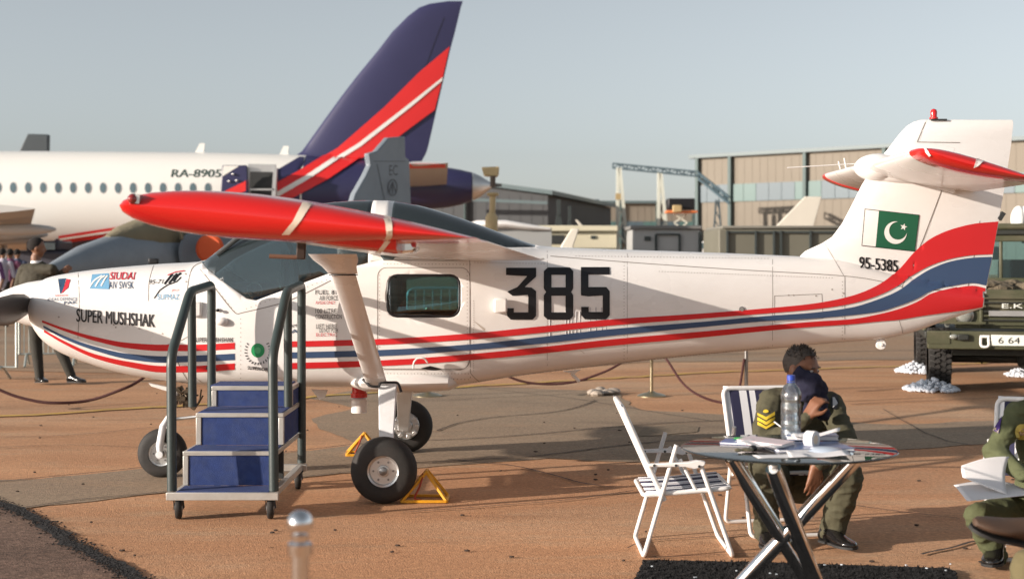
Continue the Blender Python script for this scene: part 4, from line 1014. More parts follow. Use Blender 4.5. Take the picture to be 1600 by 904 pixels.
# black mat
mt = thing('floor_mat', 'frayed black mat on the ground under the table', 'mat', (1.6, 6.9, 0))
outl = []
for pts in [[(1006, 880), (1200, 884), (1480, 893), (1493, 898), (1500, 930), (1500, 1100), (1000, 1100), (985, 920), (1003, 890)]]:
    w3 = [G(*p) for p in pts]
    for i, a in enumerate(w3):
        b = w3[(i+1) % len(w3)]; n = max(1, int((b-a).length/.02))
        for k in range(n):
            p = a.lerp(b, k/n); outl.append((p.x+random.uniform(-.008, .008), p.y+random.uniform(-.008, .008), .013))
matm = mat('mat_pile', (.010, .010, .011), 1.0, var=.5, vs=60, bump=.02, bs=120)
q = M(); q.prism(outl, (0, 0, .008)); part('backing', q, matm, mt, smooth=False)
q = M(); rnd = random.Random(4); 
from mathutils.geometry import intersect_point_line
polym = [(p[0], p[1]) for p in outl]
for k in range(14000):
    x = rnd.uniform(.5, 2.6); y = rnd.uniform(5.5, 7.13)
    if not inside(polym, x, y): continue
    a = rnd.random()*6.3; s = .005; h_ = rnd.uniform(.006, .018); dx, dy = rnd.uniform(-.012, .012), rnd.uniform(-.012, .012)
    q.add([(x+s*math.cos(a), y+s*math.sin(a), .02), (x-s*math.cos(a), y-s*math.sin(a), .02), (x+dx, y+dy, .02+h_)], [(0, 1, 2)])
part('pile', q, matm, mt, smooth=False, kind='stuff')
q = M()
for k in range(14):
    p = G(rnd.uniform(1010, 1490), rnd.uniform(892, 925)); q.box((p.x, p.y, .042), (rnd.uniform(.006, .014), .008, .004), Matrix.Rotation(rnd.random()*3, 3, 'Z'))
part('litter', q, mat('litter', (.45, .5, .55), .6), mt, kind='stuff')

# ============================================================ FOLDING CHAIRS (local: x forward, y across, z up)
clothm = bpy.data.materials.new('striped_cloth'); clothm.use_nodes = True
n_ = clothm.node_tree.nodes; l_ = clothm.node_tree.links; b_ = n_['Principled BSDF']; b_.inputs['Roughness'].default_value = .85
tc_ = n_.new('ShaderNodeTexCoord'); sp_ = n_.new('ShaderNodeSeparateXYZ'); l_.new(tc_.outputs['Object'], sp_.inputs[0])
ml_ = n_.new('ShaderNodeMath'); ml_.operation = 'MULTIPLY_ADD'; ml_.inputs[1].default_value = 1/.5; ml_.inputs[2].default_value = .5; l_.new(sp_.outputs[1], ml_.inputs[0])
cr_ = n_.new('ShaderNodeValToRGB'); cr_.color_ramp.interpolation = 'CONSTANT'; l_.new(ml_.outputs[0], cr_.inputs[0])
Wc, Nc, Mc = (.74, .74, .76, 1), (.022, .022, .06, 1), (.25, .12, .18, 1)
cs = [(0, Wc), (.09, Nc), (.21, Wc), (.30, Nc), (.33, Wc), (.40, Nc), (.52, Wc), (.58, Mc), (.60, Wc), (.68, Nc), (.80, Wc), (.88, Nc), (.93, Wc)]
el = cr_.color_ramp.elements; el[0].position = 0; el[0].color = Wc; el[1].position = cs[1][0]; el[1].color = Nc
for p_, c_ in cs[2:]: e_ = el.new(p_); e_.color = c_
l_.new(cr_.outputs[0], b_.inputs['Base Color'])
HWc = .26
def chair(loc, rz, label, sd=True):
    t = thing('folding_chair', label, 'chair', loc, 'white tube folding chairs with striped cloth', rz)
    def tb(nm, pts, r=.0115, f=.04, m=whitepl):
        q = M(); q.tube(fillet(pts, f, 5), r, 12); return part(nm, q, m, t, local=True)
    w_ = HWc-.02
    tb('back_frame', [(-.10, -w_, .29), (-.315, -w_, .765), (-.315, w_, .765), (-.10, w_, .29)], .0135, .05)
    tb('seat_frame', [(-.12, -w_, .325), (-.205, -w_, .318), (-.205, w_, .318), (-.12, w_, .325)], .011, .03)
    tb('seat_frame', [(-.18, -w_+.0, .318), (.235, -w_, .352), (.235, w_, .352), (-.18, w_, .318)], .0115, .04)
    W2 = HWc
    tb('leg', [(-.04, -W2, .575), (-.205, -W2, .012), (-.205, W2, .012), (-.04, W2, .575)], .0115, .035)
    tb('leg', [(.075, -W2-.0, .495), (.245, -W2, .012), (.245, W2, .012), (.075, W2, .495)], .0115, .035)
    for s in (-1, 1):
        tb('brace', [(-.02, s*(W2-.02), .50), (.06, s*(W2-.02), .345)], .009, .01)
        q = M(); out = [(-.185, .465), (.02, .475), (.06, .484), (.105, .478), (.10, .458), (.075, .447), (.05, .440), (.0, .452), (-.185, .452)]
        q.prism([(x, s*W2-.022, z+.015) for x, z in out], (0, .044, 0)); part('armrest', q, whitepl, t, local=True, bev=.004)
        for x, z in ((-.155, .474), (-.045, .474), (.072, .470)):
            q = M(); q.lathe([(0, .007), (.004, .006)], (x, s*W2-.0225, z), (0, -1, 0), 10); part('rivet', q, dark, t, local=True)
    def cl(nm, prof, hw_):
        q = M(); n = 10; rows = []
        vs = []; fs = []
        for i, (x, z) in enumerate(prof):
            for j in range(n+1):
                v = (j/n-.5)*2; sag = .012*(1-v*v); vs.append((x, v*hw_, z-sag*(.9 if nm == 'seat_cloth' else .3)))
        m_ = n+1
        fs = [(i*m_+j, (i+1)*m_+j, (i+1)*m_+j+1, i*m_+j+1) for i in range(len(prof)-1) for j in range(n)]
        q.add(vs, fs); o = part(nm, q, clothm, t, local=True); s_ = o.modifiers.new('thickness', 'SOLIDIFY'); s_.thickness = .004
    cl('back_cloth', [(-.322, .778), (-.30, .735), (-.25, .63), (-.20, .515), (-.14, .38)], w_-.004)
    cl('seat_cloth', [(-.19, .335), (-.10, .338), (.0, .344), (.12, .356), (.232, .366), (.246, .352)], w_+.004)
    return t
c0 = P(1060, 800, 7.46)
chair((c0.x, 7.46, 0), 0, 'empty white folding chair seen from the side, left of the table')
c1 = P(1222, 800, 7.95); chair((c1.x, 7.98, 0), -math.pi/2+.16, 'white folding chair under the seated man with covered face')
c2 = P(1640, 800, 7.1); chair((c2.x+.03, 7.28, 0), -math.pi/2-.40, 'white folding chair at right edge under the man reading papers')

# ============================================================ PEOPLE
def capsule_body(name, prims, mats, parent, vox=.009, smooth_it=3, wr=.007, cloth=(0,)):
    """one continuous surface grown over tapered limbs; prims: (kind, args..., material index)"""
    mm = M()
    for pr in prims:
        if pr[0] == 'c':
            _, a, ra, b, rb, mi = pr; a = Vector(a); b = Vector(b); d = (b-a); L = max(d.length, 1e-4); n = 14
            prof = []
            for k in range(6): th = math.pi/2*k/5; prof.append((-ra*math.cos(th), ra*math.sin(th)))
            for k in range(1, 6): th = math.pi/2*k/5; prof.append((L+rb*math.sin(th), rb*math.cos(th)))
            mm.lathe([(t, max(r, .0008)) for t, r in prof], a, d, n)
        else:
            _, c, r, R, mi = pr; mm.ell(c, r, 18, 12, R)
    me = bpy.data.meshes.new('tmp'); me.from_pydata(mm.v, [], mm.f); b = bmesh.new(); b.from_mesh(me); bmesh.ops.recalc_face_normals(b, faces=b.faces); b.to_mesh(me); b.free()
    o = bpy.data.objects.new('tmp', me); C.objects.link(o)
    rm = o.modifiers.new('r', 'REMESH'); rm.mode = 'VOXEL'; rm.voxel_size = vox
    sm = o.modifiers.new('s', 'SMOOTH'); sm.factor = .5; sm.iterations = smooth_it
    dg = bpy.context.evaluated_depsgraph_get(); dg.update(); me2 = bpy.data.meshes.new_from_object(o.evaluated_get(dg)); bpy.data.objects.remove(o)
    vs = [v.co.copy() for v in me2.vertices]; fs = [tuple(p.vertices) for p in me2.polygons]; me2_n = np.array([v[:] for v in vs])
    best = np.full(len(vs), 1e9); mi_ = np.zeros(len(vs), int)
    for pr in prims:
        if pr[0] == 'c':
            _, a, ra, b_2, rb, mi = pr; a = np.array(a); bb_ = np.array(b_2); d = bb_-a; t = np.clip(((me2_n-a)@d)/max(d@d, 1e-9), 0, 1)
            dist = np.linalg.norm(me2_n-(a+t[:, None]*d), axis=1)-(ra+(rb-ra)*t)
        else:
            _, c, r, R, mi = pr; r = (r, r, r) if not isinstance(r, (tuple, list)) else r
            q = me2_n-np.array(c)
            if R is not None: q = q @ np.array(R)
            k = np.linalg.norm(q/np.array(r), axis=1); dist = (k-1)*min(r)
        sel = dist < best; best[sel] = dist[sel]; mi_[sel] = mi
    nr = [v.normal.copy() for v in me2.vertices]
    for i, v in enumerate(vs):                       # folds of the cloth
        if mi_[i] in cloth:
            a_ = noise.noise(v*7)*1.0+(1-abs(noise.noise(Vector((v.x*13, v.y*13, v.z*24)))*2.4))*.55-.3
            vs[i] = v+nr[i]*(a_*wr)
    m = M(); m.v = [tuple(v) for v in vs]; m.f = fs; m.mi = [int(np.bincount([mi_[i] for i in f]).argmax()) for f in fs]
    bpy.data.meshes.remove(me2)
    return part(name, m, mats, parent, ang=180)
skin_d = mat('dark_skin', (.20, .085, .045), .5, var=.15, vs=14, bump=.0008, bs=70)
skin_m = mat('brown_skin', (.20, .10, .06), .5, var=.12, vs=14, bump=.0008, bs=70)
olive = mat('olive_cloth', (.06, .056, .032), .9, var=.25, vs=5, bump=.018, bs=9, dirt=(.09, .08, .045), dirt_amt=.5, ds=4)
olive2 = mat('flight_suit_cloth', (.075, .085, .038), .88, var=.22, vs=5, bump=.018, bs=9)
shoe = mat('shoe_leather', (.012, .011, .011), .18, var=.2, coat=.4)
navyc = mat('navy_knit', (.010, .010, .028), .95, var=.25, vs=12, bump=.015, bs=14)
hairm = mat('grey_hair', (.06, .047, .038), .7, var=.6, vs=40, bump=.004, bs=120)
hairb = mat('black_hair', (.010, .007, .006), .9, var=.4, vs=40, bump=.004, bs=100)
def hand(prims, wrist, dirv, palm_n, mi, s=1.0, curl=.5, side=1, spread=.25):
    """palm, four unequal bent fingers and a thumb from the side of the palm"""
    d = Vector(dirv).normalized(); n = (Vector(palm_n)-d*Vector(palm_n).dot(d)).normalized(); u = d.cross(n).normalized()*side; w0 = Vector(wrist)
    pe = w0+d*.085*s
    for k in (-1, 0, 1): prims.append(('c', tuple(w0+u*k*.012*s), .021*s, tuple(pe+u*k*.026*s), .0135*s, mi))
    for k, L in enumerate((.070, .080, .074, .058)):
        o = (k-1.5)*.021*s; b0_ = pe+u*o; dd = (d+u*(k-1.5)*spread*.3).normalized(); p_ = b0_; ang = 0; r = .0095*s
        for j, fr__ in enumerate((.45, .32, .23)):
            ang += curl*(.5 if j == 0 else .75); q_ = p_+(dd*math.cos(ang)+n*math.sin(ang))*L*fr__*s; prims.append(('c', tuple(p_), r, tuple(q_), r*.88, mi)); p_ = q_; r *= .88
    t0 = w0+d*.025*s-u*.025*s; t1 = t0+(d*.6-u*.6+n*.35).normalized()*.045*s; t2 = t1+(d*.85-u*.1+n*.4).normalized()*.035*s
    prims.append(('c', tuple(t0), .014*s, tuple(t1), .0115*s, mi)); prims.append(('c', tuple(t1), .0112*s, tuple(t2), .009*s, mi))
def head(prims, c, face, mi, s=1.0, up=(0, 0, 1)):
    """skull, jaw, nose, lips, brow and ears; face = direction looked at"""
    f = Vector(face).normalized(); up = Vector(up); r_ = f.cross(up).normalized(); up = r_.cross(f).normalized(); c = Vector(c); R = Matrix((r_, f, up)).transposed()
    prims.append(('e', tuple(c+up*.025*s-f*.008*s), (.074*s, .092*s, .085*s), R, mi))
    prims.append(('e', tuple(c-up*.030*s+f*.018*s), (.060*s, .070*s, .078*s), R, mi))
    prims.append(('e', tuple(c-up*.085*s+f*.045*s), (.030*s, .028*s, .022*s), R, mi))
    prims.append(('c', tuple(c+up*.012*s+f*.083*s), .008*s, tuple(c-up*.022*s+f*.100*s), .013*s, mi))
    prims.append(('c', tuple(c-up*.052*s+f*.078*s-r_*.02*s), .008*s, tuple(c-up*.052*s+f*.078*s+r_*.02*s), .008*s, mi))
    prims.append(('c', tuple(c+up*.024*s+f*.076*s-r_*.034*s), .010*s, tuple(c+up*.024*s+f*.076*s+r_*.034*s), .010*s, mi))
    for q_ in (-1, 1):
        prims.append(('e', tuple(c+r_*q_*.074*s-f*.008*s-up*.005*s), (.012*s, .022*s, .033*s), R, mi))
    return R, f, up, r_
def hair_cap(name, c, R, s, m, parent, front=.30, tuft=0, bald=0):
    q = M(); c = Vector(c); n, mm_ = 28, 14; rings = []
    vs = []; fs = []
    for i in range(mm_+1):
        th = .03+(math.pi*.57-.03)*i/mm_
        for k in range(n):
            ph = 2*math.pi*k/n; fwd = math.sin(ph); lim = (1.0-.50*min(1, fwd*1.5)) if fwd > 0 else (1.0+.27*min(1, -fwd*1.4))
            t2 = th*lim; rr_ = 1+.03*noise.noise(Vector((k*.8, i*.9, 2)))
            p = Vector((.081*s*math.sin(t2)*math.cos(ph), .100*s*math.sin(t2)*math.sin(ph), .093*s*math.cos(t2)))*rr_
            vs.append(c+R @ (p+Vector((0, -.008*s, .027*s))))
    for i in range(mm_):
        for k in range(n): fs.append((i*n+k, i*n+(k+1) % n, (i+1)*n+(k+1) % n, (i+1)*n+k))
    q.add(vs, fs); rnd_ = random.Random(9)
    for k in range(tuft):
        ph = rnd_.uniform(0, 6.28); t2 = rnd_.uniform(.0, 1.2)
        p = Vector((.081*s*math.sin(t2)*math.cos(ph), .100*s*math.sin(t2)*math.sin(ph)-.008*s, .093*s*math.cos(t2)+.027*s)); d = p.normalized()+Vector((rnd_.uniform(-.6, .6), rnd_.uniform(-.6, .6), .2)); d = d.normalized()*rnd_.uniform(.008, .024)
        sd = Vector((-d.y, d.x, 0)).normalized()*.0035 if abs(d.z) < .99*d.length else Vector((.0035, 0, 0))
        q.add([c+R @ (p+sd), c+R @ (p-sd), c+R @ (p+d)], [(0, 1, 2)])
    return part(name, q, m, parent, smooth=True)

# --- seated man holding a navy garment against his face
man = thing('person', 'seated man in olive uniform with sergeant stripes, holding a navy cloth over his face', 'person', (P(1250, 700, 7.9).x, 7.9, 0))
pr = []
Hc = P(1252, 576, 7.62); Rh, fh, uh, rh = head(pr, Hc, (.74, -.62, -.16), 1, 1.04, (0, 0, 1))
neck = P(1244, 622, 7.78); shL = P(1207, 628, 7.74); shR = P(1293, 630, 7.82); chest = P(1247, 668, 7.85); hip = P(1248, 758, 8.02)
pr += [('c', tuple(Hc-uh*.06-fh*.02), .055, tuple(neck), .06, 1), ('c', tuple(shL), .078, tuple(shR), .078, 0), ('e', tuple(chest), (.20, .145, .21), None, 0), ('e', tuple((chest+hip)/2), (.175, .14, .20), None, 0), ('e', tuple(hip+Vector((0, -.02, .03))), (.18, .15, .13), None, 0)]
elL = P(1191, 698, 7.50); wrL = P(1258, 655, 7.38); elR = P(1325, 690, 7.55); wrR = P(1281, 722, 7.36)
pr += [('c', tuple(shL), .080, tuple(elL), .064, 0), ('c', tuple(elL), .062, tuple(wrL), .038, 0), ('c', tuple(shR), .080, tuple(elR), .064, 0), ('c', tuple(elR), .062, tuple(wrR), .038, 0)]
hand(pr, wrL+Vector((.01, -.0, .012)), (.45, .0, .75), (.6, .5, -.3), 1, 1.0, .9, 1)
hand(pr, wrR+Vector((-.02, .0, -.02)), (-.15, .0, -1), (-.3, .9, 0), 1, 1.02, .25, -1)
pr += [('c', tuple(wrR), .034, tuple(wrR+Vector((-.02, 0, -.02))), .026, 1)]
knL = P(1196, 722, 7.38); anL = P(1198, 832, 7.52); knR = P(1326, 744, 7.38); anR = P(1302, 828, 7.50)
hpL = hip+Vector((-.09, 0, .0)); hpR = hip+Vector((.09, 0, 0))
for hp, kn, an2 in ((hpL, knL, anL), (hpR, knR, anR)):
    pr += [('c', tuple(hp), .095, tuple(kn+Vector((0, .05, -.01))), .080, 0), ('c', tuple(kn+Vector((0, .03, 0))), .082, tuple((kn+an2)/2+Vector((.005, .03, 0))), .080, 0), ('c', tuple((kn+an2)/2+Vector((0, .03, 0))), .078, tuple(an2), .072, 0), ('c', tuple(an2), .04, (an2.x, an2.y, .07), .036, 2)]
mb = capsule_body('body', pr, [olive, skin_d, black], man, .008, wr=.013)
hair_cap('hair', Hc, Rh, 1.0, hairm, man, tuft=420)
def shoe_mesh(heel, toe, w_=.048, name='shoe', parent=None, m=shoe, lift=0):
    heel = Vector(heel); toe = Vector(toe); d = (toe-heel).normalized(); L = (toe-heel).length; up = Vector((0, 0, 1)) if not lift else Vector(lift); sd = d.cross(up).normalized(); up = sd.cross(d).normalized()
    rings = []
    for t, ww, hh, z0 in ((-.02, .3, .3, .02), (0, .72, .75, .0), (.08, .80, 1.0, .0), (.25, .78, 1.0, .0), (.42, .85, .82, .0), (.62, 1.05, .58, .0), (.80, 1.02, .46, .0), (.93, .78, .38, .002), (1.0, .4, .25, .006), (1.01, .1, .1, .012)):
        c = heel+d*(t*L)+up*z0; rings.append([c+sd*(ww*w_*math.cos(a))+up*(.0+hh*.095*max(0, .5+.5*math.sin(a))**.8) for a in [2*math.pi*k/20 for k in range(20)]])
    o = part(name, M().loft(rings), m, parent)
    s_ = M(); out = []
    pr_ = [(0, .7), (.1, .82), (.3, .78), (.45, .86), (.65, 1.1), (.82, 1.06), (.95, .8), (1.02, .3)]
    pts = [heel+d*(t*L)+sd*w_*ww for t, ww in pr_]+[heel+d*(t*L)-sd*w_*ww for t, ww in reversed(pr_)]
    s_.prism([p+up*.0 for p in pts], up*-.012 if lift else up*.012); part('sole', s_, mat('sole_black', (.02, .02, .02), .7), o); return o
shoe_mesh((anL.x+.005, anL.y+.05, .022), (anL.x-.02, anL.y-.21, .022), parent=man); shoe_mesh((anR.x-.05, anR.y+.03, .022), (anR.x+.065, anR.y-.19, .022), parent=man)
def eyes(c, R, m_par, s=1.0):
    c = Vector(c)
    for q_ in (-1, 1):
        p_ = c+R @ Vector((q_*.031*s, .076*s, .004*s)); k_ = M(); k_.ell(p_, (.013*s, .011*s, .009*s), 12, 8); ey = part('eye', k_, mat('eye_white', (.55, .5, .46), .3), m_par)
        k_ = M(); k_.ell(p_+R @ Vector((0, .008*s, 0)), (.0058*s, .005*s, .0058*s), 10, 6); part('iris', k_, black, ey)
        k_ = M(); k_.bar(p_+R @ Vector((-.018*s, .010*s, .020*s)), p_+R @ Vector((.018*s, .010*s, .021*s)), .006*s, .007*s); part('eyebrow', k_, hairm, m_par, bev=.002)
eyes(Hc, Rh, man)
# collar, belt line, pockets of the uniform
k_ = M(); k_.tube(fillet([P(1222, 613, 7.66), P(1238, 640, 7.60), P(1252, 650, 7.60)], .03), .013, 8); part('collar', k_, olive, man)
k_ = M(); k_.tube(fillet([P(1280, 612, 7.70), P(1278, 640, 7.62), P(1256, 652, 7.60)], .03), .013, 8); part('collar', k_, olive, man)
# navy garment crumpled over the lower face
gp = []
for x, y, Y, r in ((1249, 588, 7.53, .040), (1240, 602, 7.55, .040), (1256, 590, 7.53, .050), (1271, 595, 7.50, .052), (1282, 606, 7.52, .050), (1262, 612, 7.50, .066), (1280, 628, 7.52, .06), (1266, 640, 7.52, .045), (1287, 645, 7.56, .04), (1247, 602, 7.56, .05), (1236, 612, 7.6, .045), (1250, 577, 7.535, .024)):
    c = P(x, y, Y); gp.append(('e', tuple(c), (r, r*.75, r*1.0), None, 0))
capsule_body('navy_cloth', gp, [navyc], man, .008, 7, wr=.012)
mbv = bvh_of([mb])
chev = mat('chevron_yellow', (.60, .42, .03), .7)
for k in range(3):
    lay('chevron', [[(1184.5, 645+k*7), (1197, 652+k*7), (1210, 643.5+k*7), (1210, 648.5+k*7), (1197, 657+k*7), (1184.5, 650+k*7)]], chev, mbv, man, .006, cut=5)
lay('badge', [disc(1197, 643, 4, 2.5)], chev, mbv, man, .006, cut=0)
lay('badge', [disc(1304, 628, 6, 12)], black, mbv, man, .006, cut=5); lay('badge', [[(1301, 622), (1304, 622), (1303, 634), (1308, 628), (1309, 632), (1302, 638)]], mat('badge_white', (.6, .6, .6), .6), mbv, man, .009, cut=0)
q = M(); q.ell(P(1289, 655, 7.66), (.010, .008, .012)); part('button', q, brass, man)

# --- man at the right edge in a flight suit, reading
p2 = thing('person', 'man in green flight suit at the right edge with white papers on his knee', 'person', (P(1640, 700, 7.2).x, 7.2, 0))
pr = []
H2 = P(1655, 560, 7.1); R2, f2, u2_, r2_ = head(pr, H2, (-.55, -.75, -.35), 1)
nk = P(1652, 612, 7.2); sL = P(1593, 646, 7.15); sR = P(1712, 650, 7.3); ch2 = P(1650, 705, 7.28); hp2 = P(1655, 790, 7.42)
pr += [('c', tuple(H2-u2_*.06), .055, tuple(nk), .06, 1), ('c', tuple(sL), .072, tuple(sR), .072, 0), ('e', tuple(ch2), (.20, .14, .22), None, 0), ('e', tuple(P(1622, 690, 7.18)), (.11, .10, .17), None, 0), ('e', tuple(P(1618, 745, 7.2)), (.10, .10, .14), None, 0), ('e', tuple((ch2+hp2)/2), (.17, .14, .2), None, 0), ('e', tuple(hp2), (.18, .15, .14), None, 0)]
eL = P(1553, 703, 7.08); wL = P(1598, 742, 6.88)
pr += [('c', tuple(sL), .070, tuple(eL), .055, 0), ('c', tuple(eL), .054, tuple(wL), .038, 0), ('c', tuple(sR), .07, tuple(P(1735, 740, 7.2)), .055, 0), ('c', tuple(P(1735, 740, 7.2)), .053, tuple(P(1660, 765, 6.85)), .036, 0)]
hand(pr, wL, (.9, -.1, -.25), (0, -.3, -1), 1, 1, .6, 1)
hand(pr, P(1655, 766, 6.85), (-.9, -.1, -.1), (0, -.3, -1), 1, 1, .6, 1)
k1 = P(1528, 805, 6.98); a1_ = P(1556, 868, 7.10); k2 = P(1700, 800, 6.9); a2_ = P(1710, 885, 7.1)
for hp, kn, an2 in ((hp2+Vector((-.1, 0, 0)), k1, a1_), (hp2+Vector((.1, 0, 0)), k2, a2_)):
    pr += [('c', tuple(hp), .095, tuple(kn), .068, 0), ('c', tuple(kn), .070, tuple(an2), .058, 0), ('c', tuple(an2), .035, (an2.x, an2.y, .06), .033, 2)]
m2 = capsule_body('body', pr, [olive2, skin_m, black], p2, .009, wr=.013); hair_cap('hair', H2, R2, 1, hairb, p2)
for a in (a1_, a2_): shoe_mesh((a.x+.03, a.y+.04, .022), (a.x-.10, a.y-.20, .022), parent=p2)
b2v = bvh_of([m2])
lay('shoulder_badge', [[(1558, 647), (1567, 650), (1561, 677), (1553, 672)]], mat('badge_purple', (.05, .02, .16), .7), b2v, p2, .006, cut=5)
lay('shoulder_badge', [[(1556, 668), (1562, 671), (1560, 677), (1553, 673)]], mat('badge_sand', (.35, .3, .2), .7), b2v, p2, .008, cut=0)
ob = lay('round_badge', [disc(1597, 674, 13, 13)], mat('badge_gold', (.60, .50, .12), .6), b2v, p2, .008, cut=6); lay('badge_centre', [disc(1598, 674, 7, 6)], mat('badge_cream', (.6, .5, .4), .6), b2v, ob, .011, cut=0)
lay('shoulder_tab', [[(1582, 626), (1600, 624), (1600, 630), (1584, 634)]], MATS['badge_purple'], b2v, p2, .008, cut=0)
# papers on his knee
def sheet3(name, pts, label, m=paper):
    q = M(); A, B, C_, D = [Vector(p) for p in pts]; n = 12; vs = []
    for i in range(n+1):
        for j in range(n+1):
            u, v = i/n, j/n; p = A.lerp(B, u).lerp(D.lerp(C_, u), v); p.z += .02*math.sin(u*3.1)*(1-v)*.6+.004*math.sin(v*4+u*2); p.y += .07*math.sin(v*3.14)*(.3+u)*.5; vs.append(p)
    q.add(vs, [(i*(n+1)+j, (i+1)*(n+1)+j, (i+1)*(n+1)+j+1, i*(n+1)+j+1) for i in range(n) for j in range(n)])
    o = part(name, q, m); s = o.modifiers.new('thickness', 'SOLIDIFY'); s.thickness = .0012; tag(o, label, 'paper'); return o
sheet3('document', [P(1490, 757, 6.95), P(1575, 754, 7.05), P(1625, 770, 6.7), P(1511, 781, 6.62)], 'open white document lying flat on the knee of the flight suit man')
sheet3('document_page', [P(1503, 736, 6.9), P(1508, 728, 6.95), P(1577, 714, 6.98), P(1575, 772, 6.75)] if False else [P(1502, 727, 6.90), P(1577, 714, 6.95), P(1574, 772, 6.72), P(1504, 744, 6.85)], 'white page of the document lifted upright above the knee')

# --- third man, only his crossed leg reaches into view
p3 = thing('person', 'crossed leg of a man in khaki trousers and brown shoe at the lower right corner', 'person', (P(1900, 800, 5.4).x, 5.4, 0))
kh = mat('khaki_cloth', (.12, .10, .048), .9, var=.2, vs=5, bump=.018, bs=8); brsh = mat('brown_suede', (.07, .04, .025), .6, var=.3, vs=10)
pr = []
an3 = P(1625, 818, 5.25); kn3 = P(1830, 800, 5.35); hp3 = P(1840, 800, 5.75)
H3 = P(1880, 470, 5.7); R3, f3, u3_, r3_ = head(pr, H3, (-.9, -.3, -.1), 1)
pr += [('c', tuple(H3-u3_*.06), .055, tuple(P(1885, 530, 5.75)), .06, 1), ('c', tuple(P(1850, 560, 5.6)), .07, tuple(P(1910, 560, 5.95)), .07, 0), ('e', tuple(P(1880, 640, 5.8)), (.17, .17, .22), None, 0), ('e', tuple(P(1870, 740, 5.8)), (.17, .17, .22), None, 0), ('e', tuple(P(1860, 800, 5.8)), (.16, .18, .14), None, 0),
       ('c', tuple(P(1850, 560, 5.6)), .068, tuple(P(1830, 680, 5.5)), .05, 0), ('c', tuple(P(1830, 680, 5.5)), .05, tuple(P(1760, 740, 5.4)), .036, 0), ('c', tuple(P(1910, 560, 5.95)), .068, tuple(P(1900, 690, 6.0)), .05, 0), ('c', tuple(P(1900, 690, 6.0)), .05, tuple(P(1800, 745, 5.7)), .036, 0),
       ('c', tuple(hp3), .09, tuple(kn3), .07, 2), ('c', tuple(kn3), .068, tuple(an3), .045, 2), ('c', tuple(P(1860, 830, 5.95)), .10, tuple(P(1640, 895, 5.35)), .085, 2), ('c', tuple(P(1612, 890, 5.35)), .085, tuple(Vector((P(1600, 890, 5.35).x, 5.3, .12))), .06, 2), ('c', tuple(Vector((P(1600, 890, 5.35).x, 5.3, .12))), .04, tuple(Vector((P(1600, 890, 5.35).x, 5.3, .06))), .035, 3)]
hand(pr, P(1760, 742, 5.4), (-.8, -.2, -.4), (0, 0, -1), 1, 1, .4, 1); hand(pr, P(1800, 748, 5.7), (-.8, -.2, -.4), (0, 0, -1), 1, 1, .4, 1)
capsule_body('body', pr, [kh, skin_m, kh, black], p3, .010, cloth=(0, 2)); hair_cap('hair', H3, R3, 1, hairb, p3)
shoe_mesh(P(1628, 852, 5.22), P(1520, 822, 5.15), .05, parent=p3, m=brsh, lift=(.1, -.35, 1)); shoe_mesh((P(1600, 890, 5.35).x+.05, 5.35, .022), (P(1600, 890, 5.35).x-.1, 5.12, .022), parent=p3)
chair((P(1860, 800, 5.85).x, 5.85, 0), math.pi-.1, 'white folding chair beyond the right edge under the khaki man')

# --- man in a suit at the left, back to us
p4 = thing('person', 'man in dark olive suit standing behind the nose with his back turned', 'person', (P(75, 597, 17.2).x, 17.2, 0))
pr = []; Y4 = 17.2
suit = mat('suit_cloth', (.045, .040, .026), .85, var=.15, vs=8, bump=.008, bs=8); trs = mat('suit_trousers', (.030, .028, .022), .85, var=.15, vs=8, bump=.008, bs=8); shirt = mat('shirt_white', (.7, .7, .72), .7)
H4 = P(58, 387, Y4); R4, f4, u4, r4 = head(pr, H4, (.93, .36, -.05), 1, 1.05)
pr += [('c', tuple(P(56, 402, Y4)), .06, tuple(P(57, 412, Y4)), .065, 1), ('c', tuple(P(38, 420, Y4)), .07, tuple(P(80, 421, Y4-.1)), .07, 0), ('e', tuple(P(58, 438, Y4)), (.21, .13, .24), None, 0), ('e', tuple(P(60, 462, Y4)), (.19, .13, .22), None, 0), ('e', tuple(P(62, 485, Y4)), (.19, .14, .16), None, 0),
       ('c', tuple(P(36, 422, Y4)), .068, tuple(P(27, 455, Y4+.1)), .055, 0), ('c', tuple(P(27, 455, Y4+.1)), .055, tuple(P(40, 480, Y4-.1)), .042, 0), ('c', tuple(P(82, 422, Y4)), .068, tuple(P(92, 452, Y4)), .055, 0), ('c', tuple(P(92, 452, Y4)), .055, tuple(P(97, 428, Y4-.0)), .04, 0),
       ('c', tuple(P(56, 490, Y4)), .10, tuple(P(56, 535, Y4)), .075, 2), ('c', tuple(P(56, 535, Y4)), .075, tuple(P(62, 590, Y4-.05)), .055, 2), ('c', tuple(P(74, 490, Y4)), .10, tuple(P(92, 540, Y4)), .075, 2), ('c', tuple(P(92, 540, Y4)), .073, tuple(P(113, 590, Y4)), .055, 2)]
hand(pr, P(40, 483, Y4-.1), (0, 0, -1), (1, 0, 0), 1, 1, .4); hand(pr, P(95, 426, Y4), (.6, 0, .4), (0, 1, 0), 1, 1, .6)
capsule_body('body', pr, [suit, skin_m, trs], p4, .013, 2); hair_cap('hair', H4, R4, 1.05, hairb, p4)
q = M(); q.lathe([(0, .072), (.03, .066)], P(57, 411, Y4), (-.05, 0, 1), 18, cap=False); part('shirt_collar', q, shirt, p4)
shoe_mesh(P(58, 597.2, Y4), P(72, 597.2, Y4-.2), .05, parent=p4); shoe_mesh(P(107, 596.8, Y4), P(133, 597, Y4-.1), .05, parent=p4)

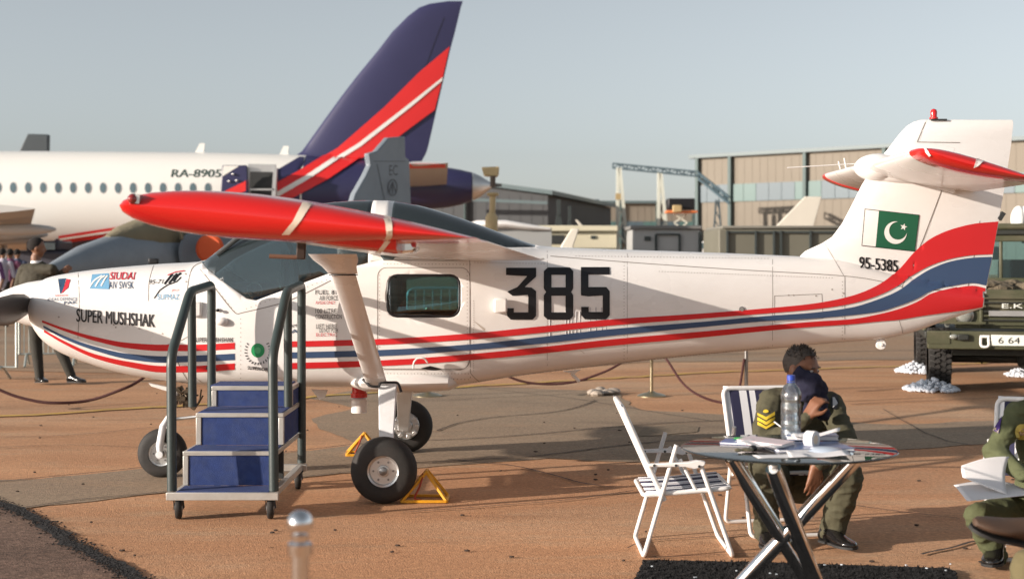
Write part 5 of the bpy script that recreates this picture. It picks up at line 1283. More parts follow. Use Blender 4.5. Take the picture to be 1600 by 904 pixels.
# ============================================================ THE AIRLINER
YJ = 48.6; KJ = F/YJ
jet = thing('airliner', 'large white airliner with navy and red striped tail parked across the background', 'airliner', (-20, YJ, 0))
jw = mat('airliner_white', (.74, .735, .70), .32, var=.03, vs=.6, coat=.2); jn = mat('airliner_navy', (.030, .030, .085), .35, var=.06, vs=1); jr = mat('airliner_red', (.66, .025, .025), .35, var=.05, vs=1)
jt = pchip([-2200, -400, 0, 300, 440, 520, 600, 680, 740, 770], [236, 236, 236, 238, 241, 245, 251, 259, 270, 287])
jb = pchip([-2200, -400, 250, 330, 420, 520, 600, 640, 700, 745, 770], [391, 391, 391, 388, 378, 357, 338, 329, 324, 311, 292])
def jring(px, n=44):
    zt = Z10(jt(px), YJ); zb = Z10(jb(px), YJ); zc = (zt+zb)/2; r = (zt-zb)/2; x = (px-800)/KJ
    return [Vector((x, YJ+r*.96*math.cos(2*math.pi*k/n), zc+r*math.sin(2*math.pi*k/n))) for k in range(n)]
jst = [-700, -500, -300, -100]+list(range(0, 740, 20))
jbm = M(); jbm.loft([jring(s) for s in jst if s <= 480]); jbody = part('fuselage', jbm, jw, jet)
jbm = M(); jbm.loft([jring(s) for s in jst if s >= 480]+[jring(738)]); jrear = part('rear_fuselage', jbm, jn, jet)
q = M(); q.loft([[Vector((-2200/KJ-800/KJ+0*p.x, YJ+(p.y-YJ)*.3, 3.1+(p.z-3.4)*.3)) for p in jring(-700)], [Vector((-1700/KJ, YJ+(p.y-YJ)*.8, 3.3+(p.z-3.4)*.8)) for p in jring(-700)], [Vector((-1500/KJ, p.y, p.z)) for p in jring(-700)], jring(-705)]) if False else q.loft([[Vector((-35.6, YJ+(p.y-YJ)*.05, 2.9)) for p in jring(-700)], [Vector((-35.2, YJ+(p.y-YJ)*.5, 3.1+(p.z-3.4)*.5)) for p in jring(-700)], [Vector((-34.3, YJ+(p.y-YJ)*.85, 3.3+(p.z-3.4)*.85)) for p in jring(-700)], jring(-701)])
part('nose', q, jw, jet)
q = M(); q.loft([jring(s) for s in (739, 750, 760, 768)]); part('tail_cone', q, alu, jet)
q = M(); q.lathe([(0, .06), (.35, .05)], P(768, 289, YJ), (1, 0, 0), 12); part('exhaust_pipe', q, dark, jet)
rows = [(262, 430, 655), (250, 445, 660), (243, 462, 664), (236, 472, 667), (225, 480, 670), (190, 505, 678), (150, 534, 687), (120, 557, 694), (80, 590, 703), (50, 613, 711), (25, 638, 717), (12, 655, 720), (6, 672, 722), (2, 700, 723)]
rr = []
for py, l_, t_ in rows:
    c = (t_-l_)/KJ; th = .11*c*max(.3, min(1, (py+3)/14)); rr.append([((l_-800)/KJ+c*x, YJ-zz*th, Z10(py, YJ)) for x, zz in airfoil(0, 1, t=1, camber=0)])
jfin = part('fin', M().loft(rr), jn, jet)
# stabilisers and wings of the airliner
def jwing(name, Y0, Y1, xr, xt, zr, zt, s, m, t=.1):
    rr = []
    for k in range(7):
        u = k/6; Y = Y0+(Y1-Y0)*u; l_ = xr[0]+(xt[0]-xr[0])*u; te = xr[1]+(xt[1]-xr[1])*u; z = zr+(zt-zr)*u; c = te-l_
        rr.append([Vector((l_+c*x, YJ+s*(YJ-Y), z+zz*c*t)) for x, zz in airfoil(0, 1, t=1, camber=0)])
    return part(name, M().loft(rr), m, jet)
for s in (-1, 1):
    st_ = jwing('tailplane', 47.9, 43.4, (-5.3, -2.2), (-3.15, -1.95), 4.0, 4.42, s, mat('tailplane_grey', (.40, .41, .43), .4, var=.05, vs=.6), .075)
    if s < 0: lay('leading_edge', [[(598, 255), (704, 256), (702, 262), (640, 263)]], jr, bvh_of([st_]), jet, .01)
    jwing('wing', 47.5, 34.6, (-23.5, -16.2), (-13.6, -11.6), 2.15, 2.72, s, mat('airliner_grey', (.48, .48, .47), .4, var=.05, vs=.6), .12)
    q = M()
    for yy, xx in ((44, -15.6), (40.5, -14.2), (37.5, -13.0)):
        q = M(); q.ell((xx, YJ+s*(YJ-yy), 2.08+(44-yy)*.03), (1.0, .14, .15), 14, 10); part('flap_fairing', q, MATS['airliner_grey'], jet)
    q = M(); q.lathe([(0, .80), (.5, .86), (1.6, .86), (2.8, .62), (3.2, .45)], (-23.8, YJ+s*5.6, 1.35), (1, 0, 0), 30); part('engine', q, jn, jet)
    q = M(); q.lathe([(0, .42), (.12, .48), (.5, .48)], (-16.5, YJ+s*2.4, .48), (0, 1, 0), 24); part('main_wheel', q, rubber, jet)
    q = M(); q.tube([(-16.5, YJ+s*2.2, .5), (-16.8, YJ+s*1.6, 2.0)], .12, 12); part('gear_leg', q, alu, jet)
q = M(); q.tube([(-33, YJ, .4), (-33, YJ, 2)], .1, 10); part('nose_leg', q, alu, jet)
q = M(); q.lathe([(-.15, .38), (.15, .38)], (-33, YJ, .38), (0, 1, 0), 20); part('nose_wheel', q, rubber, jet)
jb_ = bvh_of([jbody]); jf_ = bvh_of([jfin]); both_ = bvh_of([jbody, jrear, jfin])
# navy rear body with its diagonal border, then the stripes
lay('livery_field', [[(352, 300), (345, 330), (345, 392), (420, 392), (482, 380), (481, 238), (478, 240), (440, 262), (400, 286)]], jn, jb_, jet, .03, cut=6)
lay('livery_field', [[(88, 372), (170, 362), (345, 340), (420, 330), (420, 400), (60, 400)]], jn, jb_, jet, .03, cut=6)
def stripes_j(b):
    lay('livery_stripe', [[(345, 330), (400, 303), (470, 266), (528, 231), (600, 168), (655, 113), (702.5, 73), (691.5, 122), (640, 164), (560, 226), (475, 280), (420, 308), (360, 332)]], jr, b, jet, .055, cut=6)
    lay('livery_stripe', [[(372, 334), (430, 309), (482, 281), (565, 228), (645, 165), (690.5, 127), (679, 172), (625, 212), (590, 234), (560, 250), (510, 282), (440, 318), (410, 336)]], jr, b, jet, .055, cut=6)
    lay('livery_line', [[(360, 332), (420, 307), (475, 277), (560, 224), (640, 162), (691.5, 121), (690.5, 126.5), (645, 165), (565, 228), (482, 281), (430, 310), (372, 334)]], MATS['flag_white'], b, jet, .075, cut=6)
stripes_j(both_)
lay('livery_stripe', [[(92, 367), (165, 356), (345, 332), (345, 336), (170, 361), (92, 372)]], jr, jb_, jet, .05); lay('livery_line', [[(92, 370.3), (170, 359), (345, 335), (345, 337), (170, 362), (95, 373)]], MATS['flag_white'], jb_, jet, .07)
lay('livery_stripe', [[(95, 373), (170, 362), (345, 338), (345, 344), (170, 368), (110, 377)]], jr, jb_, jet, .05)
lay('fin_mark', [[(697, 23), (720, 23), (720, 25), (697, 25)]], MATS['flag_white'], jf_, jet, .01, cut=0)
lay('rudder_joint', line_polys([(694, 28), (676, 75), (660, 120), (636, 180), (612, 245)], .8), black, jf_, jet, .01)
jwg = mat('cabin_window', (.10, .15, .17), .12, var=.2, vs=.8, coat=1); jws = mat('window_rim', (.55, .55, .54), .4)
for k in range(-18, 15):
    x = 20.5+23.4*k
    if x > 335: break
    y = 293+.0*x+ (x*.0035)
    o = lay('window', [disc(x, y, 6, 9.2, 18)], jws, jb_, jet, .008, cut=0); lay('pane', [disc(x, y, 4.6, 7.8, 18)], jwg, jb_, o, .016, cut=0)
lettering('RA-8905', (267, 277), (346, 277), 12, mat('registration_green', (.03, .06, .05), .5), jb_, jet, .03, .15, lift=.012, cut=6)
# open rear door and the folded leaf
lay('doorway', [[(389, 263), (430, 263), (429, 300), (427, 312), (389, 312)]], dark, jb_, jet, .11, cut=8)
dr = M()
for a, b in (((388, 262), (431, 263)), ((388, 262), (388, 312)), ((431, 263), (428, 312))): dr.bar(P(*a, 46.8), P(*b, 46.8), .12, .25)
part('door_frame', dr, alu, jet)
q = M(); q.bar(P(389, 296, 46.7), P(429, 296, 46.7), .05, .05); part('door_rail', q, alu, jet)
q = M(); q.prism([P(347, 258, 46.55), P(386, 258, 46.55), P(388, 318, 46.55), P(344, 318, 46.55)], (0, .12, 0)); dl = part('door_leaf', q, jn, jet, bev=.03); dlb = bvh_of([dl])
lay('door_mark', [[(349, 259), (374, 259), (347, 276)]], jw, dlb, dl, .01); lay('door_mark', [[(344, 302), (387, 281), (388, 296), (350, 315), (344, 317)]], jr, dlb, dl, .01); lay('door_mark', [[(365, 312), (388, 302), (388, 306), (370, 315)]], MATS['flag_white'], dlb, dl, .014)
for x, y in ((364, 272), (370, 282), (358, 283)):
    q = M(); q.ell(P(x, y, 46.5), (.05, .04, .04)); part('door_fitting', q, alu, dl)
for a, b in (((317, 224), (306, 238)), ((448, 228), (438, 242))):
    q = M(); q.prism([P(a[0]-5, a[1], YJ), P(a[0]+3, a[1], YJ), P(b[0]+12, b[1]+3, YJ), P(b[0]-3, b[1]+3, YJ)], (0, .06, 0)); part('blade_antenna', q, jw, jet)

# dark fin of another aircraft beyond the airliner
q = thing('distant_aircraft', 'dark grey fin tip showing above the airliner roof at far left', 'aircraft', (P(52, 300, 75).x, 75, 0))
k = M(); k.prism([P(28, 240, 75), P(43, 209, 75), P(75, 210, 75), P(73, 300, 75), P(10, 300, 75)], (0, .4, 0)); part('fin', k, mat('dark_grey_paint', (.05, .065, .075), .5), q, bev=.05)
k = M(); k.loft([[Vector((P(x, y0, 75).x, 75+r*math.cos(a), 1.9+r*math.sin(a))) for a in [2*math.pi*i/20 for i in range(20)]] for x, y0, r in ((-260, 0, .2), (-220, 0, 1.0), (-100, 0, 1.4), (20, 0, 1.4), (100, 0, .7), (130, 0, .3))]); part('fuselage', k, MATS['dark_grey_paint'], q)

# ============================================================ GREY FIGHTER WITH COVERS
N0 = Vector((-7.88, 24, 0)); DF = Vector((5.5, 12, 0)).normalized()
fj = thing('fighter_jet', 'grey fighter jet with an olive canopy cover parked behind the trainer', 'fighter jet', (-5, 30, 0))
grey = mat('fighter_grey', (.21, .245, .28), .5, var=.08, vs=1.5, dirt=(.09, .1, .12), dirt_amt=.4, ds=1); olv = mat('canvas_cover', (.20, .175, .115), .9, var=.2, vs=3, bump=.02, bs=6)
SF = DF.cross(Vector((0, 0, 1)))
def fring(s, zc, rw, rh, n=28, p=2.2):
    return [N0+DF*s+SF*(rw*math.copysign(abs(math.cos(a))**(2/p), math.cos(a)))+Vector((0, 0, zc+rh*math.copysign(abs(math.sin(a))**(2/p), math.sin(a)))) for a in [2*math.pi*k/n for k in range(n)]]
k = M(); k.loft([fring(*a) for a in ((-.1, 1.30, .03, .03), (.3, 1.33, .16, .17), (.9, 1.40, .30, .34), (1.7, 1.47, .42, .47), (2.4, 1.5, .48, .52), (3.5, 1.5, .55, .56), (5, 1.5, .85, .6), (8, 1.52, 1.0, .68), (11, 1.55, .9, .66), (13, 1.6, .62, .6), (14, 1.62, .5, .5))]); part('fuselage', k, grey, fj)
k = M(); k.loft([fring(*a) for a in ((1.55, 1.86, .10, .06), (1.95, 1.88, .30, .22), (2.5, 1.9, .42, .36), (3.2, 1.92, .46, .50), (4.1, 1.92, .47, .54), (5.2, 1.92, .46, .46), (6.2, 1.9, .42, .32), (7.4, 1.88, .3, .22))]); part('canopy_cover', k, olv, fj)
for s in (2.9, 3.7, 4.5, 5.3, 6.1):
    k = M(); k.tube([p for p in fring(s, 1.87, .60, .40)[:15]], .035, 6); part('cover_hem', k, olv, fj)
# padded side covers with scalloped seams
for s, wd in ((3.3, .5), (4.15, .42), (4.95, .42)):
    k = M(); c = N0+DF*s-SF*(-.60)+Vector((0, 0, 1.62)); R = Matrix((DF, SF, Vector((0, 0, 1)))).transposed(); k.ell(c, (wd, .05, .42), 18, 12, R); part('side_pad', k, mat('pad_grey', (.15, .18, .215), .75, var=.1, vs=3, bump=.01, bs=6), fj)
k = M(); c = P(329, 388, 26.6); k.lathe([(0, .25), (.05, .27), (.09, .22)], c, (-.1, -1, .05), 26); part('intake_cover', k, mat('orange_cover', (.62, .09, .02), .7, var=.1), fj)
k = M(); k.box(P(240, 408, 24.6), (.17, .1, .10)); part('probe_cover', k, black, fj, bev=.02)
def onplane(px, py, p0, d):
    r = Vector(((px-800)/F, 1, 0)); n_ = Vector((-d.y, d.x, 0)); t = n_.dot(p0)/n_.dot(r); return Vector((r.x*t, t, H-(py-HY)*t/F))
k = M(); fo_ = [(548, 330), (556, 303), (572, 275), (580, 258), (577, 240), (590, 236), (608, 215), (633, 213), (634, 245), (640, 250), (643, 330)]
k.prism([onplane(x, y, N0, DF) for x, y in fo_], SF*-.16); ff = part('fin', k, grey, fj, bev=.03); fb_ = bvh_of([ff]); fdk = mat('fighter_mark', (.04, .05, .065), .5)
for r, w_ in ((10, 1.4),): lay('fin_emblem', line_polys([disc(613, 293, 7, 12.5, 22)[i % 22] for i in range(23)], 1.5)+line_polys([(608, 300), (613, 284), (618, 300)], 1.3)+line_polys([(613, 284), (613, 303)], 1.3), fdk, fb_, fj, .01, cut=0)
lettering('EC', (608, 274), (621, 274), 16, fdk, fb_, fj, 0, cut=0)
lay('fin_joint', line_polys([(583, 252), (634, 252)], .8)+line_polys([(589, 256), (602, 320)], .8), fdk, fb_, fj, .008, cut=0)
for s in (-1, 1):
    k = M(); a = N0+DF*8; k.loft([[N0+DF*x+SF*s*y+Vector((0, 0, 1.55+dz)) for x, dz in ((x0, 0), ((x0+x1)/2, t_), (x1, 0), ((x0+x1)/2, -t_))] for y, x0, x1, t_ in ((.7, 5.5, 11.5, .12), (4.2, 9.6, 11.4, .04))]); part('wing', k, grey, fj)
    k = M(); k.tube([N0+DF*8.6+SF*s*1.1+Vector((0, 0, 1.2)), N0+DF*8.6+SF*s*1.2+Vector((0, 0, .3))], .07, 10); part('gear_leg', k, alu, fj)
    k = M(); k.lathe([(-.12, .32), (.12, .32)], N0+DF*8.6+SF*s*1.2+Vector((0, 0, .32)), SF, 22); part('main_wheel', k, rubber, fj)
k = M(); k.tube([N0+DF*3.6+Vector((0, 0, 1.1)), N0+DF*3.6+Vector((0, 0, .25))], .05, 10); part('gear_leg', k, alu, fj)
k = M(); k.lathe([(-.08, .24), (.08, .24)], N0+DF*3.6+Vector((0, 0, .24)), SF, 20); part('nose_wheel', k, rubber, fj)

# ============================================================ CROWD BARRIERS
galv = mat('galvanised_steel', (.42, .45, .42), .45, .6, var=.12, vs=6)
def barrier(p0, p1, label, nb=11, h=1.08, z0=.17):
    c = (p0+p1)/2; t = thing('crowd_barrier', label, 'barrier', (c.x, c.y, 0), 'galvanised crowd barriers'); d = (p1-p0).normalized(); nn = Vector((-d.y, d.x, 0))
    def q3(u, z, o=0): p = p0.lerp(p1, u)+nn*o; return Vector((p.x, p.y, z))
    k = M(); k.tube(fillet([q3(.0, z0), q3(0, h), q3(1, h), q3(1, z0), ], .16, 6), .019, 8); part('outer_frame', k, galv, t)
    k = M(); k.tube([q3(0, z0), q3(1, z0)], .014, 8); part('bottom_rail', k, galv, t)
    for i in range(1, nb+1):
        u = i/(nb+1); k = M(); k.tube([q3(u, z0), q3(u, h)], .0085, 6); part('upright_bar', k, galv, t)
    for u in (.12, .88):
        k = M(); k.tube(fillet([q3(u, .01, -.33), q3(u, .17, -.06), q3(u, .17, .06), q3(u, .01, .33)], .1, 4), .017, 8); part('foot', k, galv, t)
    return t
def Gv(px, Y): return Vector(((px-800)*Y/F, Y, 0))
barrier(Gv(-180, 17.6), Gv(26, 17.6), 'galvanised crowd barrier at the left edge behind the propeller')
barrier(Gv(30, 20.0), Gv(128, 20.2), 'galvanised crowd barrier behind the legs of the man in the suit', 12)
barrier(Gv(132, 20.4), Gv(330, 20.6), 'galvanised crowd barrier mostly hidden behind the cowling', 12)
barrier(Gv(636, 21.0), Gv(850, 21.0), 'galvanised crowd barrier seen through the cabin window', 15)
barrier(Gv(400, 21.4), Gv(628, 21.0), 'galvanised crowd barrier behind the cockpit, left of the one in the cabin window', 15)

# ============================================================ BUILDINGS
tan = mat('tan_cladding', (.20, .175, .14), .75, var=.05, vs=.4, bump=.03, bs=.01); teal1 = mat('teal_panel', (.075, .145, .14), .5, var=.08, vs=.5); teal2 = mat('blue_panel', (.075, .115, .14), .5, var=.08, vs=.5); dkg = mat('dark_green_steel', (.06, .10, .10), .6, var=.1); roofm = mat('roof_sheet', (.10, .14, .15), .5, var=.06)
def hangar(name, label, A, B, depth, h, tealz, cols, npan, wall=tan, ribs=True, colr=.35, hB=None):
    c = (A+B)/2; t = thing(name, label, 'hangar', (c.x, c.y, 0)); d = (B-A).normalized(); nn = Vector((-d.y, d.x, 0)); nn = nn if nn.y > 0 else -nn; L = (B-A).length; hB = hB or h
    R = Matrix((d, nn, Vector((0, 0, 1)))).transposed()
    def q3(u, z, o=0): p = A+d*u+nn*o; return Vector((p.x, p.y, z))
    k = M(); k.prism([q3(0, -.1), q3(L, -.1), q3(L, hB), q3(0, h)], nn*depth); part('wall', k, wall, t, smooth=False)
    k = M(); k.prism([q3(-.5, h), q3(L+.5, hB), q3(L+.5, hB+.35), q3(-.5, h+.35)], nn*(depth+1)); 
    k.v = [(v[0]-nn.x*.6, v[1]-nn.y*.6, v[2]) for v in k.v]; part('roof', k, roofm, t, smooth=False)
    if ribs:
        k = M(); n = int(L/.9)
        for i in range(n): u = (i+.5)*L/n; hh = min(h, hB)*.99; k.box(q3(u, hh*.5, -.012), (.14, .024, hh), R)
        part('cladding_ribs', k, wall, t, smooth=False, kind='stuff')
    if tealz:
        w_ = L/npan
        for i in range(npan):
            k = M(); k.box(q3((i+.5)*w_, (tealz[0]+tealz[1])/2, -.10), (w_*.97, .09, tealz[1]-tealz[0]), R)
            o = part('translucent_panel', k, teal1 if (i*7 % 5) in (1, 3) else teal2, t, smooth=False)
    for u in cols:
        k = M(); k.box(q3(u, h*.5, -.28), (colr, .4, h), R); part('column', k, dkg, t, smooth=False)
    return t
A = Gv(1087, 150); B = Gv(2300, 105); dd = (B-A).normalized()
def ucol(px):                                    # distance along the wall seen at a pixel column
    r = Vector(((px-800)/F, 1, 0)); n_ = Vector((-dd.y, dd.x, 0)); tt = n_.dot(A)/n_.dot(r); return (r*tt-A).dot(dd)
hangar('hangar', 'large tan hangar with a teal band and dark columns filling the right background', A, B, 45, 12.0, (7.35, 9.15), [ucol(x) for x in (1092, 1143, 1260, 1384, 1512, 1650, 1800)], 46)
hangar('hangar', 'long low tan hangar far off between the dark hangar and the lattice towers', Gv(800, 190), Gv(1096, 190), 30, 8.8, (3.5, 6.4), [5, 9.8, 14.5, 19.3, 24.2], 26, colr=.22)
hangar('hangar', 'dark grey hangar with a sloping roof left of the low tan hangar', Gv(630, 120), Gv(856, 117), 30, 8.6, None, [5.5], 1, wall=mat('dark_cladding', (.055, .06, .065), .7, var=.1, vs=.5), colr=.1, hB=6.7)
k = M(); k.bar(P(690, 310, 116.5), P(856, 317, 115), .5, .25); tag(part('door_canopy', k, roofm), 'pale canopy rail across the front of the dark hangar', 'canopy')

# gantry: lattice truss beam on white lattice towers
gt = thing('gantry', 'dark truss beam running left from the tan hangar on white lattice towers', 'gantry', Gv(1000, 135))
def truss(a, b, h_, n, r, m, nm, wdt=.5):
    k = M(); up = Vector((0, 0, h_)); off = Vector((0, wdt, 0))
    for o in (Vector(), off):
        k.bar(a+o, b+o, r, r); k.bar(a+o-up, b+o-up, r, r)
        for i in range(n):
            p = a.lerp(b, i/n)+o; q_ = a.lerp(b, (i+1)/n)+o; k.bar(p, p-up, r*.7, r*.7)
            (k.bar(p, q_-up, r*.6, r*.6) if i % 2 else k.bar(p-up, q_, r*.6, r*.6))
    part(nm, k, m, gt, smooth=False)
dks = mat('dark_blue_steel', (.05, .085, .105), .55, var=.1); whs = mat('white_steel', (.62, .64, .56), .5, var=.06)
truss(P(958, 255, 138), P(1092, 268, 136), .45, 12, .13, dks, 'truss_beam')
truss(P(1092, 270, 134), P(1140, 308, 128), .55, 6, .14, dks, 'truss_beam')
for px, yt in ((967, 262), (1031, 270)):
    k = M(); Y = 137
    wb = 8.5; yb = 403
    def tw(u, s, o): w_ = 1.5+(wb-1.5)*u; return P(px+6*u+s*w_, yt+(yb-yt)*u, Y+o)
    for o in (0, 1.0):
        for s in (-1, 1): k.bar(tw(0, s, o), tw(1, s, o), .30, .30)
        for i in range(7):
            u0, u1 = i/7, (i+1)/7; k.bar(tw(u0, -1 if i % 2 else 1, o), tw(u1, 1 if i % 2 else -1, o), .18, .18)
    part('lattice_tower', k, whs, gt, smooth=False)
for px in (1121,):
    k = M(); Y = 130
    for s in (-1, 1): k.bar(P(px+s*2, 312, Y), P(px+s*8, 395, Y), .14, .14)
    for i in range(5): k.bar(P(px-(2+1.2*i), 312+16*i, Y), P(px+(2+1.2*(i+1)), 312+16*(i+1), Y), .09, .09)
    part('lattice_tower', k, dks, gt, smooth=False)
k = M(); k.box(P(966, 307, 136), (.5, .5, .6)); part('hoist_box', k, mat('hoist_tan', (.4, .3, .15), .6), gt)
tk = thing('gantry', 'small far dark rail on a white trestle in front of the low tan hangar', 'gantry', Gv(910, 175))
k = M(); k.bar(P(868, 319, 175), P(940, 322, 175), .4, .5); part('rail_beam', k, dks, tk, smooth=False)
k = M()
for s in (-1, 1): k.bar(P(933+s*1, 328, 175), P(933+s*6, 403, 175), .25, .25)
part('trestle', k, whs, tk, smooth=False)
k = M(); k.box(P(933, 316, 175), (.5, .5, .7)); part('rail_end_frame', k, dks, tk, smooth=False)

# lift platform
sl_ = thing('scissor_lift', 'orange platform lift with a dark load, raised beside the tan hangar', 'lift', Gv(1065, 80)); YS = 80
k = M(); k.box(P(1063, 319, YS), (1.5, 1.2, .62)); part('load', k, black, sl_, bev=.05)
k = M(); k.box(P(1058, 326, YS-.7), (.5, .4, .4)); part('engine_block', k, mat('hoist_tan', (.4, .3, .15), .6), sl_, bev=.05)
k = M(); k.box(P(1064, 331, YS), (1.7, 1.3, .12)); part('platform', k, mat('orange_paint', (.60, .16, .04), .5), sl_, bev=.02)
for i in range(4):
    za = P(0, 334+i*14, YS).z; zb = P(0, 348+i*14, YS).z; x0 = P(1053, 0, YS).x; x1 = P(1074, 0, YS).x
    for a, b in ((x0, x1), (x1, x0)): k = M(); k.bar((a, YS, za), (b, YS, zb), .07, .07); part('scissor_arm', k, whs, sl_)
k = M(); k.box((P(1064, 0, YS).x, YS, .7), (1.6, 1.2, .9)); part('base', k, whs, sl_, bev=.05)

# containers, shelters, posts in the middle distance
cream = mat('cream_paint', (.60, .56, .42), .6, var=.06, vs=1); olg = mat('olive_grey_paint', (.14, .135, .105), .65, var=.12, vs=1.5); lgr = mat('light_grey_paint', (.33, .34, .34), .6, var=.08, vs=1.5); dfm = mat('dark_frame', (.035, .045, .045), .6)
def pbox(k, x0, x1, y0, y1, Y, dep): a = P(x0, y0, Y); b = P(x1, y1, Y); return k.box(((a.x+b.x)/2, Y+dep/2, (a.z+b.z)/2), (abs(b.x-a.x), dep, abs(a.z-b.z)))
YC = 40
t = thing('cabin', 'cream site cabin with a flat roof just above the fuselage of the trainer', 'cabin', Gv(890, YC))
gy = 403+H*F/YC
k = M(); pbox(k, 746, 964, 362, gy, YC, 3); part('wall', k, cream, t, bev=.02)
k = M(); pbox(k, 738, 966, 352, 361.5, YC-.15, 3.4); part('roof', k, cream, t, bev=.03)
k = M(); pbox(k, 820, 853, 367, 381, YC-.03, .1); part('window', k, dark, t); k = M(); pbox(k, 857, 882, 367, 381, YC-.03, .1); part('window', k, dark, t)
k = M(); pbox(k, 923, 931, 368, 373, YC-.03, .1); part('vent_grille', k, dfm, t)
t = thing('shelter_box', 'light grey equipment shelter with dark framed doors, right of the cream cabin', 'shelter', Gv(1042, 38)); Yc = 38; gy = 403+H*F/Yc
k = M(); pbox(k, 989, 1094, 358, gy, Yc, 2.6); part('body', k, lgr, t, bev=.02)
k = M(); pbox(k, 986, 1097, 352, 358, Yc-.1, 2.8); part('roof', k, mat('mid_grey_paint', (.16, .16, .155), .6), t, bev=.02)
for x0, x1, y0 in ((1025, 1062, 366),):
    k = M()
    for a, b in (((x0, y0), (x1, y0)), ((x0, y0), (x0, 420)), ((x1, y0), (x1, 420))): k.bar(P(*a, Yc-.03), P(*b, Yc-.03), .06, .05)
    part('door_frame', k, dfm, t, smooth=False)
k = M(); pbox(k, 1007, 1017, 369, 376, Yc-.03, .06); part('vent_grille', k, dfm, t)
k = M(); pbox(k, 1092, 1097, 362, 420, Yc-.06, .12); part('corner_post', k, dfm, t)
t = thing('shelter_box', 'olive grey military shelter with vertical dark ribs, left of the aircraft fin', 'shelter', Gv(1230, 30)); Yc = 30; gy = 403+H*F/Yc
k = M(); pbox(k, 1123, 1335, 357, gy, Yc, 2.4); part('body', k, olg, t, bev=.03)
k = M(); pbox(k, 1128, 1335, 352.5, 357, Yc-.05, 2.5); part('roof', k, mat('olive_grey_light', (.18, .175, .15), .65), t, bev=.02)
for x in (1137, 1181.5, 1210, 1221, 1267, 1310):
    k = M(); pbox(k, x-1.8, x+1.2, 360, 440, Yc-.07, .07); part('rib', k, dfm, t)
k = M(); pbox(k, 1137, 1335, 361, 364, Yc-.05, .05); part('drip_rail', k, dfm, t)
for n, (pts, Y, lb) in enumerate((([(1212, 354), (1258, 307), (1284, 307), (1271, 354), (1272, 420), (1205, 420)], 52, 'pale slanted tail fin standing above the olive grey shelter'),
                     ([(877, 383), (893, 357), (905, 357), (896, 384), (896, 420), (873, 420)], 30, 'small white slanted fin in front of the cream cabin'),
                     ([(907, 355), (899, 343), (902, 343), (912, 353), (914, 420), (905, 420)], 58, 'tiny white fin tip behind the roof of the cream cabin'))):
    t = thing('parked_aircraft', lb, 'aircraft', Gv(pts[0][0], Y)); k = M(); k.prism([P(x, y, Y) for x, y in pts], (0, .12, 0)); part('fin', k, mat('ivory_paint', (.66, .63, .55), .4, var=.04), t, bev=.02)
    k = M(); c = P((pts[0][0]+pts[-2][0])/2, 425, Y); k.ell(c, (4*Y/52, .6*Y/52, .55*Y/52), 20, 12); part('fuselage', k, MATS['ivory_paint'], t)
for x0, yt, Y, lb in ((873, 312, 60, 'dark upright launcher tube left of a shorter one above the cream cabin roof'), (890, 322, 60, 'shorter dark launcher tube above the cream cabin roof')):
    t = thing('launcher_post', lb, 'post', Gv(x0, Y)); s = 1 if x0 == 873 else .85
    k = M(); k.bar(P(x0, yt, Y), P(x0, yt+24, Y), .16*s, .16*s); part('tube', k, dfm, t); k = M(); k.prism([P(x0-3*s, yt+22, Y), P(x0+3*s, yt+22, Y), P(x0+6*s, yt+44, Y), P(x0-6*s, yt+44, Y)], (0, .3, 0)); part('mount', k, dfm, t)
    k = M(); k.bar(P(x0, yt+44, Y), Gv(x0, Y), .3, .3); part('stem', k, dfm, t)
# sensor mast
YM = 36; t = thing('sensor_mast', 'sand coloured post with a box head behind the tail cone of the airliner', 'mast', Gv(767, YM)); snd = mat('sand_paint', (.58, .43, .22), .55, var=.08, vs=3)
k = M(); k.prism([P(752, 261, YM), P(780, 260, YM), P(779, 272, YM), P(776, 276, YM), P(756, 274, YM)], (0, .5, 0)); part('head', k, snd, t, bev=.03)
k = M(); k.tube([P(770, 275, YM), P(770, 292, YM)], .07, 12); part('neck', k, mat('mast_joint', (.10, .07, .05), .5), t)
k = M(); k.lathe([(0, .13), (.05, .16), (.08, .13)], P(770, 306, YM), (0, 0, 1), 20); part('collar', k, snd, t)
k = M(); k.tube([P(770, 303, YM), P(769, 335, YM)], .075, 14); part('post', k, snd, t)
k = M(); k.lathe([(0, .16), (.12, .15), (.22, .09)], P(768, 346, YM), (0, 0, 1), 20); k.tube([P(768, 345, YM), Gv(768, YM)], .16, 16); part('foot', k, snd, t)
# white sheeted wing lying on the low roofs
t = thing('sheeted_load', 'low white sheeted load lying left of the cream cabin roof', 'load', Gv(790, 38)); k = M(); k.loft([[P(x, y+0, 38)+Vector((0, r*2*math.cos(a), r*math.sin(a))) for a in [2*math.pi*i/16 for i in range(16)]] for x, y, r in ((730, 352, .05), (745, 351, .12), (790, 350, .11), (820, 354, .09), (860, 358, .04))]); part('sheet', k, whitepl, t)
k = M(); pbox(k, 735, 862, 356, 403+H*F/38, 38, 1.2); part('trailer_body', k, lgr, t)
# small white truck at the gap beside the shelter
t = thing('van', 'white van showing in the gap between the two shelters', 'van', Gv(1108, 44)); k = M(); pbox(k, 1090, 1128, 377, 403+(H-.4)*F/44, 44, 4); part('body', k, whitepl, t, bev=.05)
k = M(); pbox(k, 1094, 1124, 379, 388, 43.96, .05); part('windscreen', k, jwg, t)
for x in (1094, 1122): k = M(); k.lathe([(0, .3), (.2, .3)], Gv(x, 44)+Vector((0, 0, .3)), (0, 1, 0), 18); part('wheel', k, rubber, t)
t = thing('lamp_post', 'dark thin post between the two shelters', 'post', Gv(1110, 42)); k = M(); k.tube([P(1110, 360, 42), Gv(1110, 42)], .07, 8); part('pole', k, dfm, t); k = M(); k.bar(P(1106, 367, 42), P(1120, 370, 42), .08, .08); part('arm', k, dfm, t)
